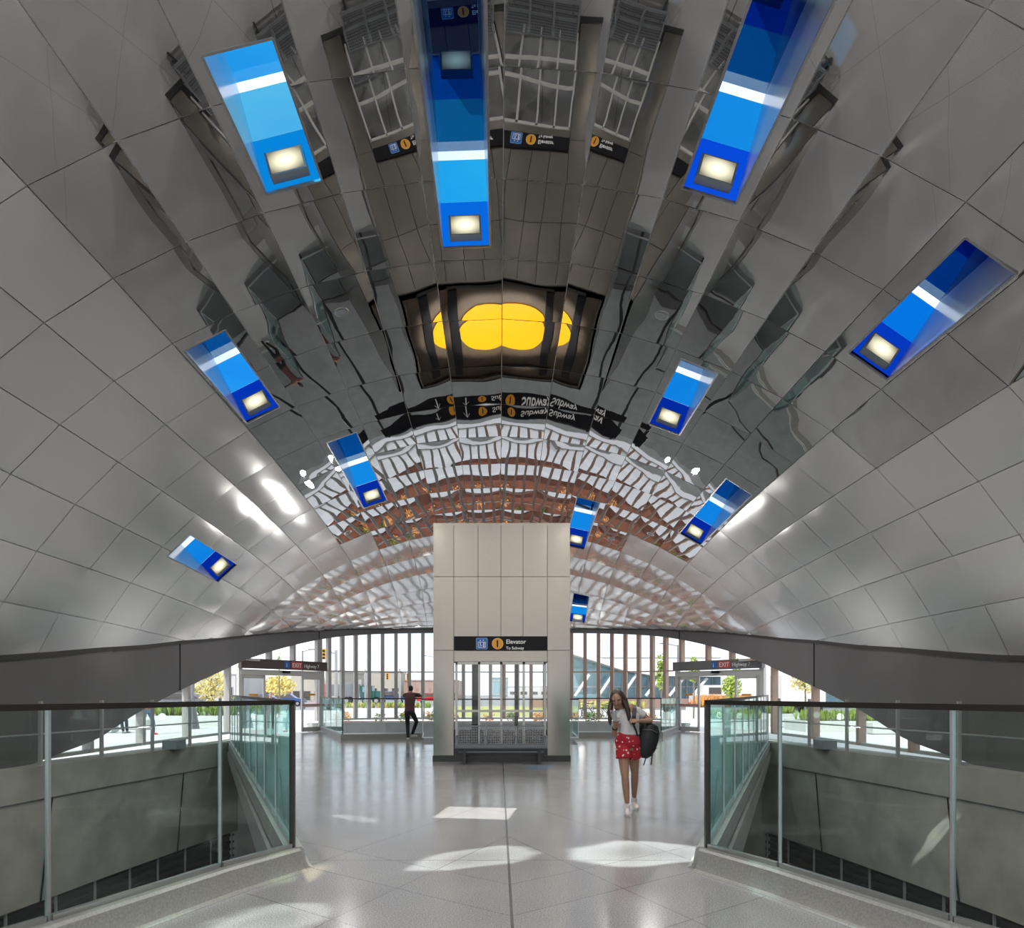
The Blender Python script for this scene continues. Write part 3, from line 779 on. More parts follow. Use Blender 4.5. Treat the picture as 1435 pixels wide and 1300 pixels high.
# ------------------------------------------------------------ bench
bn=thing('bench','grey metal three seat bench in front of the elevator window','bench',(ex(702.5),EY0-.45,0))
M['bench']=pbr('bench_metal',(.20,.21,.225),.42,.6)
def grille(x0,x1,p0,p1,nb,mat,name):
    """perforated sheet as slats between two edges p0 (y,z) and p1"""
    mb=MB()
    mb.bar((x0,p0[0],p0[1]),(x1,p0[0],p0[1]),.03,.03); mb.bar((x0,p1[0],p1[1]),(x1,p1[0],p1[1]),.03,.03)
    for i in range(nb+1):
        x=x0+(x1-x0)*i/nb; mb.bar((x,p0[0],p0[1]),(x,p1[0],p1[1]),.012 if 0<i<nb else .03,.01,up=(0,-.3,1))
    for i in range(1,7):
        t=i/7; mb.bar((x0,p0[0]+(p1[0]-p0[0])*t,p0[1]+(p1[1]-p0[1])*t),(x1,p0[0]+(p1[0]-p0[0])*t,p0[1]+(p1[1]-p0[1])*t),.010,.008)
    return mb.build(name,mat,bn)
BX=[ex(641.5),ex(681),ex(722.5),ex(763)]
yf,yb=EY0-.80,EY0-.36
for a,b in zip(BX,BX[1:]):
    grille(a+.02,b-.02,(yf,.42),(yb,.40),16,M['bench'],'seat'); grille(a+.02,b-.02,(yb+.02,.43),(yb+.12,.84),16,M['bench'],'backrest')
for x in BX:
    mb=MB(); mb.bar((x,yf+.03,.62),(x,yb+.05,.62),.04,.03); mb.bar((x,yf+.05,.62),(x,yf+.05,.40),.035,.03); mb.bar((x,yb+.05,.62),(x,yb+.03,.40),.035,.03); mb.build('armrest',M['bench'],bn)
MB().bar((BX[0],(yf+yb)/2,.36),(BX[3],(yf+yb)/2,.36),.07,.07).build('beam',M['dsteel'],bn)
MB().bar((BX[0]-.02,yf+.04,.40),(BX[3]+.02,yf+.04,.40),.03,.06).build('front_rail',M['bench'],bn)
MB().bar((BX[0]+.05,(yf+yb)/2+.1,.27),(BX[3]-.05,(yf+yb)/2+.1,.27),.12,.03).build('lower_shelf',M['bench'],bn)
for x in(ex(652.5),ex(753.5)):
    mb=MB(); mb.bar((x,(yf+yb)/2-.1,.36),(x,(yf+yb)/2-.1,0),.06,.05); mb.bar((x,(yf+yb)/2+.12,.36),(x,(yf+yb)/2+.12,.0),.06,.05); mb.bar((x,yf+.1,.36),(x,yb,.36),.05,.05); mb.build('leg',M['dsteel'],bn)
# ------------------------------------------------------------ entrance doors
def door(n,a,b,lab,slid):
    a=Vector((a[0],a[1],0));b=Vector((b[0],b[1],0)); d=(b-a); Lw=d.length; d/=Lw
    o=bpy.data.objects.new('door_%d'%n,None); COL.objects.link(o); o.location=(a.x,a.y,0); o['kind']='structure'; o['label']=lab; o['_w']=1
    P=lambda t,z: Vector((a.x+d.x*Lw*t,a.y+d.y*Lw*t,z))
    def post(t,w,z0,z1,mat='doorf',dep=.14,name='frame'): MB().bar(P(t,z0),P(t,z1),w,dep,up=(-d.y,d.x,0)).build(name,M[mat],o)
    post(.0,.16,0,2.62); post(.99,.20,0,2.62); 
    MB().bar(P(0,2.36),P(1,2.36),.16,.20).build('frame',M['doorf'],o)
    def leaf(t0,t1,off):
        nrm=Vector((-d.y,d.x,0)); nrm=nrm if nrm.y<0 else -nrm
        S=lambda t,z:P(t,z)+nrm*off
        mb=MB(); w=.09
        h0,h1=.04,2.26
        for t in(t0,t1): mb.bar(S(t,h0),S(t,h1),w,.06,up=nrm)
        for z,h in((.12,.18),(1.08,.13),(2.2,.14)): mb.bar(S(t0,z),S(t1,z),.06,h)
        l=mb.build('door_leaf',M['doorf'],o)
        def sub(mbx,nm,mt): q=mbx.build(nm,mt,l,fix=True); q.parent=l; q.matrix_parent_inverse=Matrix.Identity(4)
        for z0,z1 in((.2,1.02),(1.14,2.13)): sub(MB().slab(S(t0,z0),S(t1,z0),S(t1,z1),S(t0,z1),.01),'door_pane',M['glass'])
        sub(MB().bar(S(t0,1.10)+nrm*.05,S(t1,1.10)+nrm*.05,.03,.035),'push_bar',M['red'])
        tm=(t0+t1)/2
        sub(MB().bar(S(tm-.05,1.52)+nrm*.02,S(tm+.05,1.52)+nrm*.02,.006,.08),'door_sticker',M['orange'])
    if slid=='l': leaf(.03,.27,.0); leaf(.72,.95,.06)
    else: leaf(.03,.27,.06); leaf(.72,.95,.0)
    # header sign over the door
    nrm=Vector((-d.y,d.x,0)); nrm=nrm if nrm.y<0 else -nrm
    s=thing('exit_sign','long dark sign band over the %s entrance door reading EXIT Highway 7'%('left' if n==1 else 'right'),'sign',P(.5,2.72)+nrm*.15)
    MB().bar(P(-.02,2.68)+nrm*.12,P(1.02,2.68)+nrm*.12,.16,.36).build('sign_panel',M['fascia'] if n==2 else pbr('sign_bronze',(.085,.065,.055),.4,.4),s)
    rz=math.atan2(d.y,d.x) if d.x>0 else math.atan2(-d.y,-d.x)
    D=d if d.x>0 else -d
    t0=P(.5,2.68)+nrm*.205
    MB().bar(t0-D*.15+Vector((0,0,0)),t0+D*.13,.01,.26).build('symbol_plate',M['blue'],s)
    MB().bar(t0+D*.22,t0+D*.78,.01,.26).build('exit_plate',M['red'],s)
    text_mesh('lettering','EXIT',.24,t0+D*.25+nrm*.008+Vector((0,0,-.085)),M['white'],s,rz=rz)
    text_mesh('lettering','Highway 7',.20,t0+D*.88+nrm*.008+Vector((0,0,-.085)),M['white'],s,rz=rz)
    text_mesh('symbol_figure','i',.24,t0-D*.06+nrm*.008+Vector((0,0,-.085)),M['white'],s,rz=rz)
    MB().box(P(.5,2.40)+nrm*.16,(.30,.12,.09),rz=rz).build('door_sensor',M['black'],o)
door(1,(-9.45,26.0),(-7.35,29.7),'left sliding glass entrance door in a pale aluminium frame','l')
door(2,(7.45,29.7),(9.65,26.0),'right sliding glass entrance door standing open in an aluminium frame','l')
# ------------------------------------------------------------ outside ground
M['plaza']=pbr('plaza_paving',(.68,.66,.65),.8,var=.06,vscale=.6)
M['road']=pbr('asphalt',(.25,.25,.26),.85,var=.1,vscale=.3)
M['lawn']=pbr('lawn_grass',(.36,.38,.12),.9,var=.25,vscale=.8)
M['mulch']=pbr('brown_mulch',(.10,.027,.010),.9,var=.35,vscale=2.5)
M['planter']=pbr('planter_concrete',(.62,.62,.61),.7,var=.06,vscale=2)
def leafmat(n,col,v=.35): return pbr(n,col,.7,var=v,vscale=14)
M['leafy']=leafmat('leaf_yellow',(.66,.57,.20)); M['leafg']=leafmat('leaf_green',(.30,.40,.06)); M['leafd']=leafmat('leaf_dark',(.10,.17,.03)); M['leafo']=leafmat('leaf_orange',(.62,.30,.10))
M['bark']=pbr('bark',(.16,.13,.10),.9)
def ground():
    mb=MB()
    inner=[(x,y) for x,y in PP]+[(x,2*YC-y) for x,y in PP[::-1]]
    far=[]
    for x,y in inner:
        d=Vector((x-XA,y-YC)).normalized(); far.append((x+d.x*42,y+d.y*34))
    n=len(inner); mb.add([(x,y,0) for x,y in inner]+[(x,y,0) for x,y in far],[(i,(i+1)%n,n+(i+1)%n,n+i) for i in range(n)])
    struct(mb.build('ground_plaza',M['plaza'],fix=False),'pale paved plaza outside the hall')
    mb=MB(); out_=[]
    for x,y in far:
        d=Vector((x-XA,y-YC)).normalized(); out_.append((x+d.x*330,y+d.y*330))
    mb.add([(x,y,-.03) for x,y in far]+[(x,y,-.03) for x,y in out_],[(i,(i+1)%n,n+(i+1)%n,n+i) for i in range(n)])
    struct(mb.build('ground_street',M['road'],fix=False),'grey asphalt street')
    mb=MB(); mb.prism([(-3.2,47),(3.4,47),(7,82),(-6,82)],-.05,.03); tag(mb.build('lawn',M['lawn']),'yellow green grass strip seen through the elevator window','grass',kind='stuff')
ground()
def foliage(c,r,n,size,seed,flat=1.0):
    rnd=random.Random(seed); mb=MB(); c=Vector(c)
    for i in range(n):
        v=Vector((rnd.gauss(0,1),rnd.gauss(0,1),rnd.gauss(0,1))).normalized()*rnd.random()**.45
        p=c+Vector((v.x*r[0],v.y*r[1],v.z*r[2]))
        a=Vector((rnd.gauss(0,1),rnd.gauss(0,1),rnd.gauss(0,1))).normalized(); b=a.orthogonal().normalized(); s=size*rnd.uniform(.6,1.3)
        q=a.cross(b)
        mb.add([p-b*s,p+q*s*.5,p+b*s,p-q*s*.5],[(0,1,2,3)])
    return mb
def tree(lab,X,Z,zc,r,mat,trunk=.06,n=620,size=.10,seed=1):
    o=thing('tree',lab,'tree',(X,Z,0),group='young trees on the plaza')
    rnd=random.Random(seed); mb=MB(); mb.tube([(X,Z,0),(X+.03,Z,zc*.5),(X,Z,zc+r[2]*.5)],[trunk,trunk*.8,trunk*.3],7)
    for k in range(9):
        a=rnd.uniform(0,6.28); z=zc+r[2]*rnd.uniform(-.7,.3)
        mb.tube([(X,Z,z),(X+math.cos(a)*r[0]*.7,Z+math.sin(a)*r[1]*.7,z+r[2]*.4)],[trunk*.4,trunk*.12],5)
    mb.build('trunk',M['bark'],o)
    foliage((X,Z,zc),r,n,size,seed).build('foliage',mat,o,fix=False)
    return o
def at(x,y,Z): p=px(x,y,Z); return p
def tree_px(lab,x,Z,yt,yb_,hw,mat,seed,**k):
    zt=EYE+(VY-yt)/F*Z; zb=EYE+(VY-yb_)/F*Z
    r=hw/F*Z
    return tree(lab,(x-VX)/F*Z,Z,(zt+zb)/2,(r,r,(zt-zb)/2),mat,seed=seed,**k)
tree_px('young tree with yellow leaves outside the left side windows',296,38,936,983,24,M['leafy'],3,size=.11)
tree_px('yellow tree seen through the open left entrance door',392,52,946,975,22,M['leafy'],4,size=.15)
tree_px('slim tree top rising above the left entrance sign',391,46,913,948,3.5,M['leafg'],5,n=90,size=.10)
tree_px('slender green tree seen between the far right window bars above the woman',926,48,914,968,7,M['leafg'],6,n=420,size=.11)
tree_px('green tree top above the left end of the right entrance sign',972,44,918,958,8,M['leafg'],7,n=320,size=.11)
tree_px('green tree top above the right end of the right entrance sign',1030,44,920,956,8,M['leafg'],8,n=280,size=.11)
tree_px('yellow green tree seen through the open right entrance door',1025,41,945,981,14,M['leafg'],9,n=700,size=.10)
tree_px('tree with thin yellow green leaves beside the right window pillar',1128,37,936,972,20,M['leafy'],10,n=420,size=.10)
# planters
def planter(lab,x0,x1,Z,h,depth,plants,seed):
    """plants: list of (material, count) tufts along the bed"""
    X0,X1=(x0-VX)/F*Z,(x1-VX)/F*Z
    o=thing('planter',lab,'planter',((X0+X1)/2,Z,0),group='concrete planters on the plaza')
    mb=MB(); c=(X0+X1)/2
    mb.box((c,Z,h/2),(X1-X0,.18,h)); mb.box((c,Z+depth,h/2),(X1-X0,.18,h)); mb.box((X0+.09,Z+depth/2,h/2),(.18,depth-.18,h)); mb.box((X1-.09,Z+depth/2,h/2),(.18,depth-.18,h))
    mb.build('planter_wall',M['planter'],o)
    MB().box((c,Z+depth/2,h-.06),(X1-X0-.3,depth-.2,.04)).build('soil',M['bark'],o)
    rnd=random.Random(seed)
    for i,(mat,n,ph) in enumerate(plants):
        f=MB()
        for k in range(n):
            x=rnd.uniform(X0+.3,X1-.3); y=rnd.uniform(Z+.25,Z+depth-.25)
            for q in range(9):
                a=rnd.uniform(0,6.28); l=ph*rnd.uniform(.5,1.1); sp=.35*ph
                b=Vector((x,y,h-.05)); t=b+Vector((math.cos(a)*sp*rnd.random(),math.sin(a)*sp*rnd.random(),l)); s=Vector((math.sin(a),-math.cos(a),0))*.035*(1+ph)
                m_=b.lerp(t,.55)+s*.0
                f.add([b,m_+s,t,m_-s],[(0,1,2,3)])
        q=f.build('plant_bed',M[mat],o,fix=False); q['kind']='stuff'
planter('long white planter of yellow green plants outside the far left windows',462,606,45,.62,2.2,[('leafg',90,.42),('leafy',60,.40),('leafo',20,.3)],1)
planter('white planter of green shrubs outside the left side windows',196,322,34,.5,2.0,[('leafg',90,.55),('leafd',40,.4)],2)
planter('white planter with orange grasses outside the right entrance door',972,1064,50,.55,2.0,[('leafo',150,.95),('leafg',20,.4)],3)
planter('white planter with a green hedge outside the right side windows',1032,1125,34,.60,1.8,[('leafg',160,.55)],4)
planter('low white planter of green shrubs at the far right windows',1128,1300,29,.45,2.0,[('leafg',150,.5),('leafd',60,.45)],5)
planter('white planter with tall yellow green plants behind the parked bicycles',806,912,47,.50,1.8,[('leafy',90,.6),('leafg',90,.55)],6)
# brown planting bed close outside the far windows, mostly seen in the mirrored vault
bed=thing('planting_bed','brown planting bed with dark shrubs just outside the far windows','planting bed',(0,38,0))
MB().prism([(-9.6,35.7),(9.6,35.7),(8.8,39.3),(-8.8,39.3)],.0,.04).build('soil',M['mulch'],bed)
rnd=random.Random(5)
for k in range(26):
    x=rnd.uniform(-8.5,8.5); y=rnd.uniform(36.1,38.9)
    foliage((x,y,.34),(.35,.35,.26),110,.07,k).build('shrub',M['leafd'] if k%3 else M['leafo'],bed,fix=False)
# benches
for i,(x,Z,w,lab) in enumerate([(128,28.5,1.9,'pale concrete seat block the seated person uses outside the left windows'),(182,31,1.7,'pale low concrete block behind the person in jeans'),(1100,33,1.2,'pale concrete seat block outside the right side windows'),(1265,27.5,2.6,'long pale concrete seat at the far right windows')]):
    X=(x-VX)/F*Z; mb=MB(); mb.box((X,Z,.24),(w,.55,.40)); mb.box((X,Z,.03),(w-.12,.45,.06)); tag(mb.build('seat_block',M['planter']),lab,'bench')
# ------------------------------------------------------------ buildings
def wmat(n,c): return pbr(n,c,.85,var=.06,vscale=.2)
M['beige']=wmat('beige_wall',(.42,.39,.35)); M['brick']=wmat('brick_wall',(.30,.20,.165)); M['grayb']=wmat('grey_wall',(.50,.50,.50)); M['tglass']=pbr('building_glass',(.22,.36,.42),.12,.2); M['darkw']=pbr('dark_opening',(.05,.045,.045),.6); M['roofw']=pbr('roof_white',(.70,.71,.72),.6)
def building(lab,x0,x1,yt,Z,dep,mat,wins=0,wm='darkw',wy=(.25,.55),roof=True,name='building'):
    X0,X1=(x0-VX)/F*Z,(x1-VX)/F*Z; H=EYE+(VY-yt)/F*Z
    o=thing(name,lab,'building',((X0+X1)/2,Z,0))
    MB().box(((X0+X1)/2,Z+dep/2,H/2),(X1-X0,dep,H)).build('wall',M[mat],o)
    if roof: MB().box(((X0+X1)/2,Z+dep/2,H+.12),(X1-X0+.3,dep+.3,.24)).build('parapet',M[mat],o)
    for i in range(wins):
        w=(X1-X0)/wins; x=X0+w*(i+.5)
        f=MB().box((x,Z-.04,H*(wy[0]+wy[1])/2),(w*.7,.12,H*(wy[1]-wy[0]))).build('window_frame',M['mull'],o)
        MB().box((x,Z-.11,H*(wy[0]+wy[1])/2),(w*.62,.04,H*(wy[1]-wy[0])*.86)).build('window_pane',M[wm],f)
    return o
building('beige commercial building with dark bays across the street behind the truck',408,482,941,135,20,'beige',5,wy=(0,.36))
building('tall beige windowless building right of the green truck',500,562,942,165,8,'beige',4,wy=(.3,.42))
building('low brown brick building behind the man by the window',566,640,954,150,20,'brick',6,wy=(.15,.4))
building('grey building behind the parked cars at the left windows',150,330,945,125,15,'grayb',8,wy=(.2,.55))
building('dark low building behind the yellow tree at the left door',334,404,955,165,15,'brick',6,wy=(.2,.6))
building('distant teal glass office block seen through the elevator window',690,712,950,270,20,'tglass',4,wm='tglass',wy=(.1,.9))
building('distant pale low buildings seen through the elevator window',712,800,962,240,20,'grayb',6)
# terminal with glass front and leaning struts
tm=thing('terminal','glass fronted terminal with a sloping white roof and leaning white struts','building',(20,74,0))
P_=lambda x,y,Z=74: px(x,y,Z)
mb=MB()
prof=[(795,915),(830,926),(870,939),(915,947),(1130,950),(1200,955)]
vs=[]
for x,y in prof:
    p=P_(x,y); vs+=[(p.x,73,p.z),(p.x,73,p.z+.5),(p.x,92,p.z+.9),(p.x,92,p.z+.4)]
fs=[(0,1,2,3),tuple(len(vs)-4+j for j in(3,2,1,0))]
for i in range(len(prof)-1):
    for j in range(4): fs.append((4*i+j,4*i+(j+1)%4,4*i+4+(j+1)%4,4*i+4+j))
mb.add(vs,fs); mb.build('roof',M['roofw'],tm)
mb=MB()
for (xa,ya),(xb,yb) in zip(prof,prof[1:]):
    a=P_(xa,ya,76);b=P_(xb,yb,76); mb.quad((a.x,76,.0),(b.x,76,0),(b.x,76,b.z+.1),(a.x,76,a.z+.1))
mb.build('glass_front',M['tglass'],tm,fix=False)
for i in range(9):
    x=806+i*33; mb=MB(); a=P_(x,975,73.5);b=P_(x+20,950 if x>900 else 945,73.5); mb.tube([a,b],.16,6); mb.build('strut',M['roofw'],tm)
for i in range(20):
    x=800+i*18; a=P_(x,970,75.9); MB().box((a.x,75.9,2.0),(.10,.1,4.0)).build('glazing_bar',M['mull'],tm)
MB().box((20,75.5,2.2),(34,.12,.10)).build('glazing_rail',M['mull'],tm)
MB().box((15,70,.55),(24,.3,.9)).build('low_wall',M['brick'],tm)
building('large pale grey hall rising behind the terminal roof',838,1010,921,110,20,'roofw',0)
# ------------------------------------------------------------ street furniture
def signal(lab,x,y,Z,h,w,pole_to=None,arm=None):
    p=px(x,y,Z); o=thing('traffic_signal',lab,'traffic light',(p.x,Z,0),group='yellow traffic signals')
    MB().box((p.x,Z,p.z),(w,.3,h)).build('signal_box',M['sigy'],o)
    mb=MB()
    for k in(-1,0,1): mb.disc((p.x,Z-.15,p.z+k*h*.3),w*.3,(0,-1,0),.05,n=12)
    mb.build('signal_lens',M['black'],o)
    if arm is not None:
        q=px(arm[0],arm[1],Z+.3); a=Vector((p.x,Z+.3,p.z+h*.3)); mb=MB(); mb.tube([a,(q.x,Z+.3,q.z)],.07,6); mb.tube([(q.x,Z+.3,0),(q.x,Z+.3,q.z+.3)],[.16,.10],8); mb.build('mast_arm',M['steel'],o)
    else:
        MB().tube([(p.x,Z+.25,0),(p.x,Z+.25,p.z+h*.6)],.08,6).build('pole',M['steel'],o)
M['sigy']=pbr('signal_yellow',(.78,.36,.02),.5)
signal('large orange yellow traffic signal high above the left street sign board',454.5,917,55,.9,.34,arm=(471,916))
signal('small yellow traffic signal left of the man at the window',543,947.5,92,.85,.36,arm=(512,941))
signal('small yellow traffic signal just left of the man above his head',571.5,948,90,.9,.36,arm=(560,940))
o=thing('sign_board','grey and white street sign board on a post at the left windows','sign',((450-VX)*.050,50,0))
p=px(452.5,938,50); MB().box((p.x,50,p.z),(.42,.10,1.45)).build('board',M['grayb'],o)
MB().box((p.x+.03,49.94,p.z+.30),(.26,.02,.5)).build('notice',M['white'],o); MB().box((p.x+.03,49.94,p.z-.35),(.26,.02,.5)).build('notice',M['white'],o)
p=px(452.5,967,50); MB().box((p.x,50,p.z),(.32,.10,.9)).build('lower_board',M['red'],o); MB().tube([(p.x,50.1,0),(p.x,50.1,2.9)],.06,6).build('post',M['steel'],o)
def street_lamp(lab,x,Z,h,arm,ybase=None):
    X=(x-VX)/F*Z; o=thing('street_lamp',lab,'street lamp',(X,Z,0))
    MB().lathe((X,Z,0),[(.30,0),(.28,.08),(.20,.5),(.13,1.0),(.11,1.05)],16).build('base',M['bench'],o)
    MB().tube([(X,Z,1.0),(X,Z,h)],[.09,.06],8).build('pole',M['bench'],o)
    mb=MB(); mb.tube([(X,Z,h-.1),(X+arm,Z,h+.15)],.035,6); mb.build('arm',M['bench'],o); MB().box((X+arm,Z,h+.12),(.6,.2,.09)).build('lamp_head',M['bench'],o)
street_lamp('grey street lamp with a tapered base outside the left side windows',270,31.5,6.0,-1.0)
street_lamp('tall street lamp left of the man above the parked cars',424,70,5.7,.9)
street_lamp('tall street lamp with arm towards the elevator behind the man',610,95,6.4,-1.6)
street_lamp('thin street lamp hanging high among the right window bars',950,60,5.6,-1.2)
# ------------------------------------------------------------ vehicles
def car(lab,x,Z,mat,L_=4.4,h=1.5,rz=0,kind='car',van=False):
    X=(x-VX)/F*Z; o=thing('car',lab,kind,(X,Z,0),world=False)
    if van: pr=[(-.5,.32),(-.5,.75),(-.46,.98),(.18,1.0),(.32,.66),(.48,.58),(.5,.32)]
    else: pr=[(-.5,.30),(-.49,.62),(-.36,.66),(-.24,.98),(.10,1.0),(.26,.66),(.46,.58),(.5,.30)]
    def ext(poly,y0,y1,shr=0):
        n=len(poly); mb=MB(); vs=[(a*L_,y0+shr*(1 if b>.7 else 0),b*h) for a,b in poly]+[(a*L_,y1-shr*(1 if b>.7 else 0),b*h) for a,b in poly]
        mb.add(vs,[tuple(range(n)),tuple(range(n,2*n))[::-1]]+[(i,n+i,n+(i+1)%n,(i+1)%n) for i in range(n)]); return mb
    ext(pr,-.88,.88,.12).build('body',mat,o)
    g=[(a*.84-.01,b) for a,b in pr if b>.6]; g=[(-.40,.68),(-.25 if not van else -.42,.94),(.09,.95),(.22,.68)]
    n=4
    for y in(-.885,.885):
        mb=MB(); mb.add([(a*L_,y*(1 if b<.8 else .885),b*h) for a,b in g],[(0,1,2,3)]); mb.build('side_window',M['darkw'],o,fix=False)
    for a in(-.31,.31):
        for y in(-.80,.80): 
            w_=MB().disc((a*L_,y-.1,.32),.32,(0,1,0),.2,n=16).build('wheel',M['black'],o)
            MB().disc((a*L_,y-.115,.32),.18,(0,1,0),.23,n=12).build('hub',M['steel'],w_)
    o.rotation_euler=(0,0,rz); return o
paint=lambda n,c: pbr(n,c,.25,.2)
car('dark blue van driving left of the man at the window',547,100,paint('blue_paint',(.05,.07,.17)),4.6,1.75,.1,van=True)
car('red car with a pale roof at the right of the man',606,98,paint('red_paint',(.55,.03,.03)),4.3,1.5,.1)
car('white car half hidden behind the green truck',524,108,paint('white_paint_car',(.7,.7,.7)),4.3,1.4)
car('grey parked van at the left side windows',262,62,paint('grey_paint',(.16,.17,.19)),4.6,1.6,.3,van=True)
car('silver parked car left of the yellow tree',286,66,paint('silver_paint',(.5,.52,.55)),4.4,1.4,.3)
car('blue parked car left in the open left doorway',372,80,paint('mid_blue_paint',(.06,.12,.32)),4.4,1.45,.1)
car('blue parked car right in the open left doorway',402,84,paint('navy_paint',(.05,.10,.28)),4.4,1.45,.1)
car('small red car behind the orange grasses at the right door',1003,56,paint('dull_red_paint',(.35,.05,.03)),4.0,1.35)
# dump truck
tk=thing('dump_truck','dark green dump truck with chrome stacks on the street','truck',((505-VX)*.095,95,0),world=False)
G=paint('truck_green',(.03,.12,.11))
MB().box((0.95,0,1.55),(1.5,2.2,1.9)).box((2.35,0,1.25),(1.5,1.9,1.1)).box((3.05,0,.75),(.25,2.2,.5)).build('cab',G,tk)
MB().box((.95,-1.11,2.0),(.9,.04,.7)).build('cab_window',M['tglass'],tk); MB().slab((1.71,-.9,1.8),(1.71,.9,1.8),(1.71,.9,2.4),(1.71,-.9,2.4),.03).build('windscreen',M['tglass'],tk)
mb=MB(); mb.add([(-4.2,-1.2,1.2),(0,-1.2,1.0),(0,1.2,1.0),(-4.2,1.2,1.2),(-4.6,-1.2,2.6),(.2,-1.2,2.7),(.2,1.2,2.7),(-4.6,1.2,2.6)],[(0,1,2,3),(0,4,5,1),(1,5,6,2),(2,6,7,3),(3,7,4,0)]); mb.build('dump_body',M['bench'],tk,fix=False)
for x in(.05,.25): MB().tube([(x,-1.0,1.0),(x,-1.0,3.3)],.10,8).build('exhaust_stack',M['doorf'],tk)
for x in(2.3,-1.6,-2.9):
    for y in(-1.05,1.05): w_=MB().disc((x,y-.15,.52),.52,(0,1,0),.3,n=18).build('wheel',M['black'],tk); MB().disc((x,y-.17,.52),.26,(0,1,0),.34,n=12).build('hub',M['steel'],w_)
MB().box((-.4,0,.75),(6.6,.9,.25)).build('chassis',M['black'],tk)
# white truck on the right
wt=thing('box_truck','white truck parked behind the orange grasses at the right door','truck',((1000-VX)*.064,64,0),world=False)
W_=paint('truck_white',(.75,.75,.75))
MB().box((-.2,0,1.3),(1.9,2.2,1.9)).box((-1.5,0,1.0),(.9,2.0,1.0)).build('cab',W_,wt); MB().box((4.6,0,2.0),(7.2,2.4,2.6)).build('cargo_box',W_,wt)
MB().box((-.2,-1.12,1.75),(1.1,.04,.6)).build('cab_window',M['darkw'],wt)
for x in(-1.2,3.6,7.0):
    for y in(-1.0,1.0): MB().disc((x,y-.14,.48),.48,(0,1,0),.28,n=16).build('wheel',M['black'],wt)
MB().box((3,0,.6),(8,.8,.25)).build('chassis',M['black'],wt)
tr=thing('trailer','white box trailer parked outside the right side windows','trailer',((1117-VX)*.05,50,0),world=False)
MB().box((0,0,1.75),(3.0,2.2,2.1)).build('cargo_box',W_,tr); MB().box((0,0,.6),(2.4,.8,.2)).build('chassis',M['black'],tr)
for x in(-.9,.9): MB().disc((x,-1.1,.42),.42,(0,1,0),.25,n=16).build('wheel',M['black'],tr); MB().disc((x,.9,.42),.42,(0,1,0),.25,n=16).build('wheel',M['black'],tr)
# ------------------------------------------------------------ bicycles
def bicycle(lab,x,Z,rz,mat):
    X=(x-VX)/F*Z; o=thing('bicycle',lab,'bicycle',(X,Z,0),world=False,group='bicycles parked outside')
    for s,nm in((-.5,'wheel'),(.5,'wheel')):
        mb=MB(); n=24; pts=[(s+.33*math.cos(2*PI*i/n),0,.34+.33*math.sin(2*PI*i/n)) for i in range(n+1)]; mb.tube(pts,.022,5,cap=False)
        for i in range(0,12): 
            a=2*PI*i/12; mb.bar((s,0,.34),(s+.32*math.cos(a),0,.34+.32*math.sin(a)),.006,.006)
        mb.build('wheel',M['black'],o,fix=False)
    mb=MB()
    for a,b in(((-.5,.34),(-.08,.32)),((-.5,.34),(-.15,.82)),((-.15,.86),(-.08,.32)),((-.08,.32),(.36,.78)),((-.15,.80),(.35,.86)),((.33,.95),(.5,.34))): mb.tube([(a[0],0,a[1]),(b[0],0,b[1])],.02,6)
    mb.build('bicycle_frame',mat,o)
    mb=MB(); mb.tube([(.33,0,.95),(.36,0,1.02),(.42,-.25,1.03)],.014,6); mb.tube([(.36,0,1.02),(.42,.25,1.03)],.014,6); mb.build('handlebar',M['black'],o)
    MB().ball((-.17,0,.94),(.14,.07,.035)).build('saddle',M['black'],o); MB().tube([(-.15,0,.84),(-.16,0,.92)],.014,6).build('seat_post',M['steel'],o)
    o.rotation_euler=(0,0,rz)
bicycle('dark bicycle parked farthest left in the row behind the far right windows',806,43,.5,M['bench'])
bicycle('dark bicycle second from left in the row behind the far right windows',820,43.8,2.9,paint('bike_blue',(.06,.09,.14)))
bicycle('bicycle with a pale frame in the row behind the far right windows',833,43,.25,M['steel'])
bicycle('black bicycle nearest the woman, right end of the row outside',849,43.7,3.0,M['black'])
# ------------------------------------------------------------ people
V=Vector
def fuse(mb,name,mat,parent,voxel=.008,it=4,smooth=True):
    """one continuous skin from overlapping closed lofts"""
    me=bpy.data.meshes.new(name); me.from_pydata(mb.v,[],mb.f)
    bm=bmesh.new(); bm.from_mesh(me); bmesh.ops.recalc_face_normals(bm,faces=bm.faces); bm.to_mesh(me); bm.free()
    t=bpy.data.objects.new(name,me); COL.objects.link(t)
    r=t.modifiers.new('r','REMESH'); r.mode='VOXEL'; r.voxel_size=voxel
    if it: s=t.modifiers.new('s','SMOOTH'); s.iterations=it; s.factor=.5
    bpy.context.view_layer.update()
    m2=bpy.data.meshes.new_from_object(t.evaluated_get(bpy.context.evaluated_depsgraph_get())); bpy.data.objects.remove(t); bpy.data.meshes.remove(me)
    m2.name=name; m2.materials.clear(); m2.materials.append(mat)
    for p in m2.polygons: p.use_smooth=True
    o=bpy.data.objects.new(name,m2); COL.objects.link(o); o.parent=parent
    if parent is not None: o.matrix_parent_inverse=Matrix.Translation(parent.location).inverted()
    return o
def limb(mb,a,b,r0,r1,rm=None,t=.35,n=12):
    a=V(a);b=V(b); d=(b-a).normalized(); rm=rm or (r0+r1)/2
    mb.tube([a-d*r0*.6,a-d*r0*.2,a,a.lerp(b,t),a.lerp(b,.75),b,b+d*r1*.25,b+d*r1*.55],[r0*.55,r0*.9,r0,rm,(rm+r1)/2*.98,r1,r1*.9,r1*.5],n)
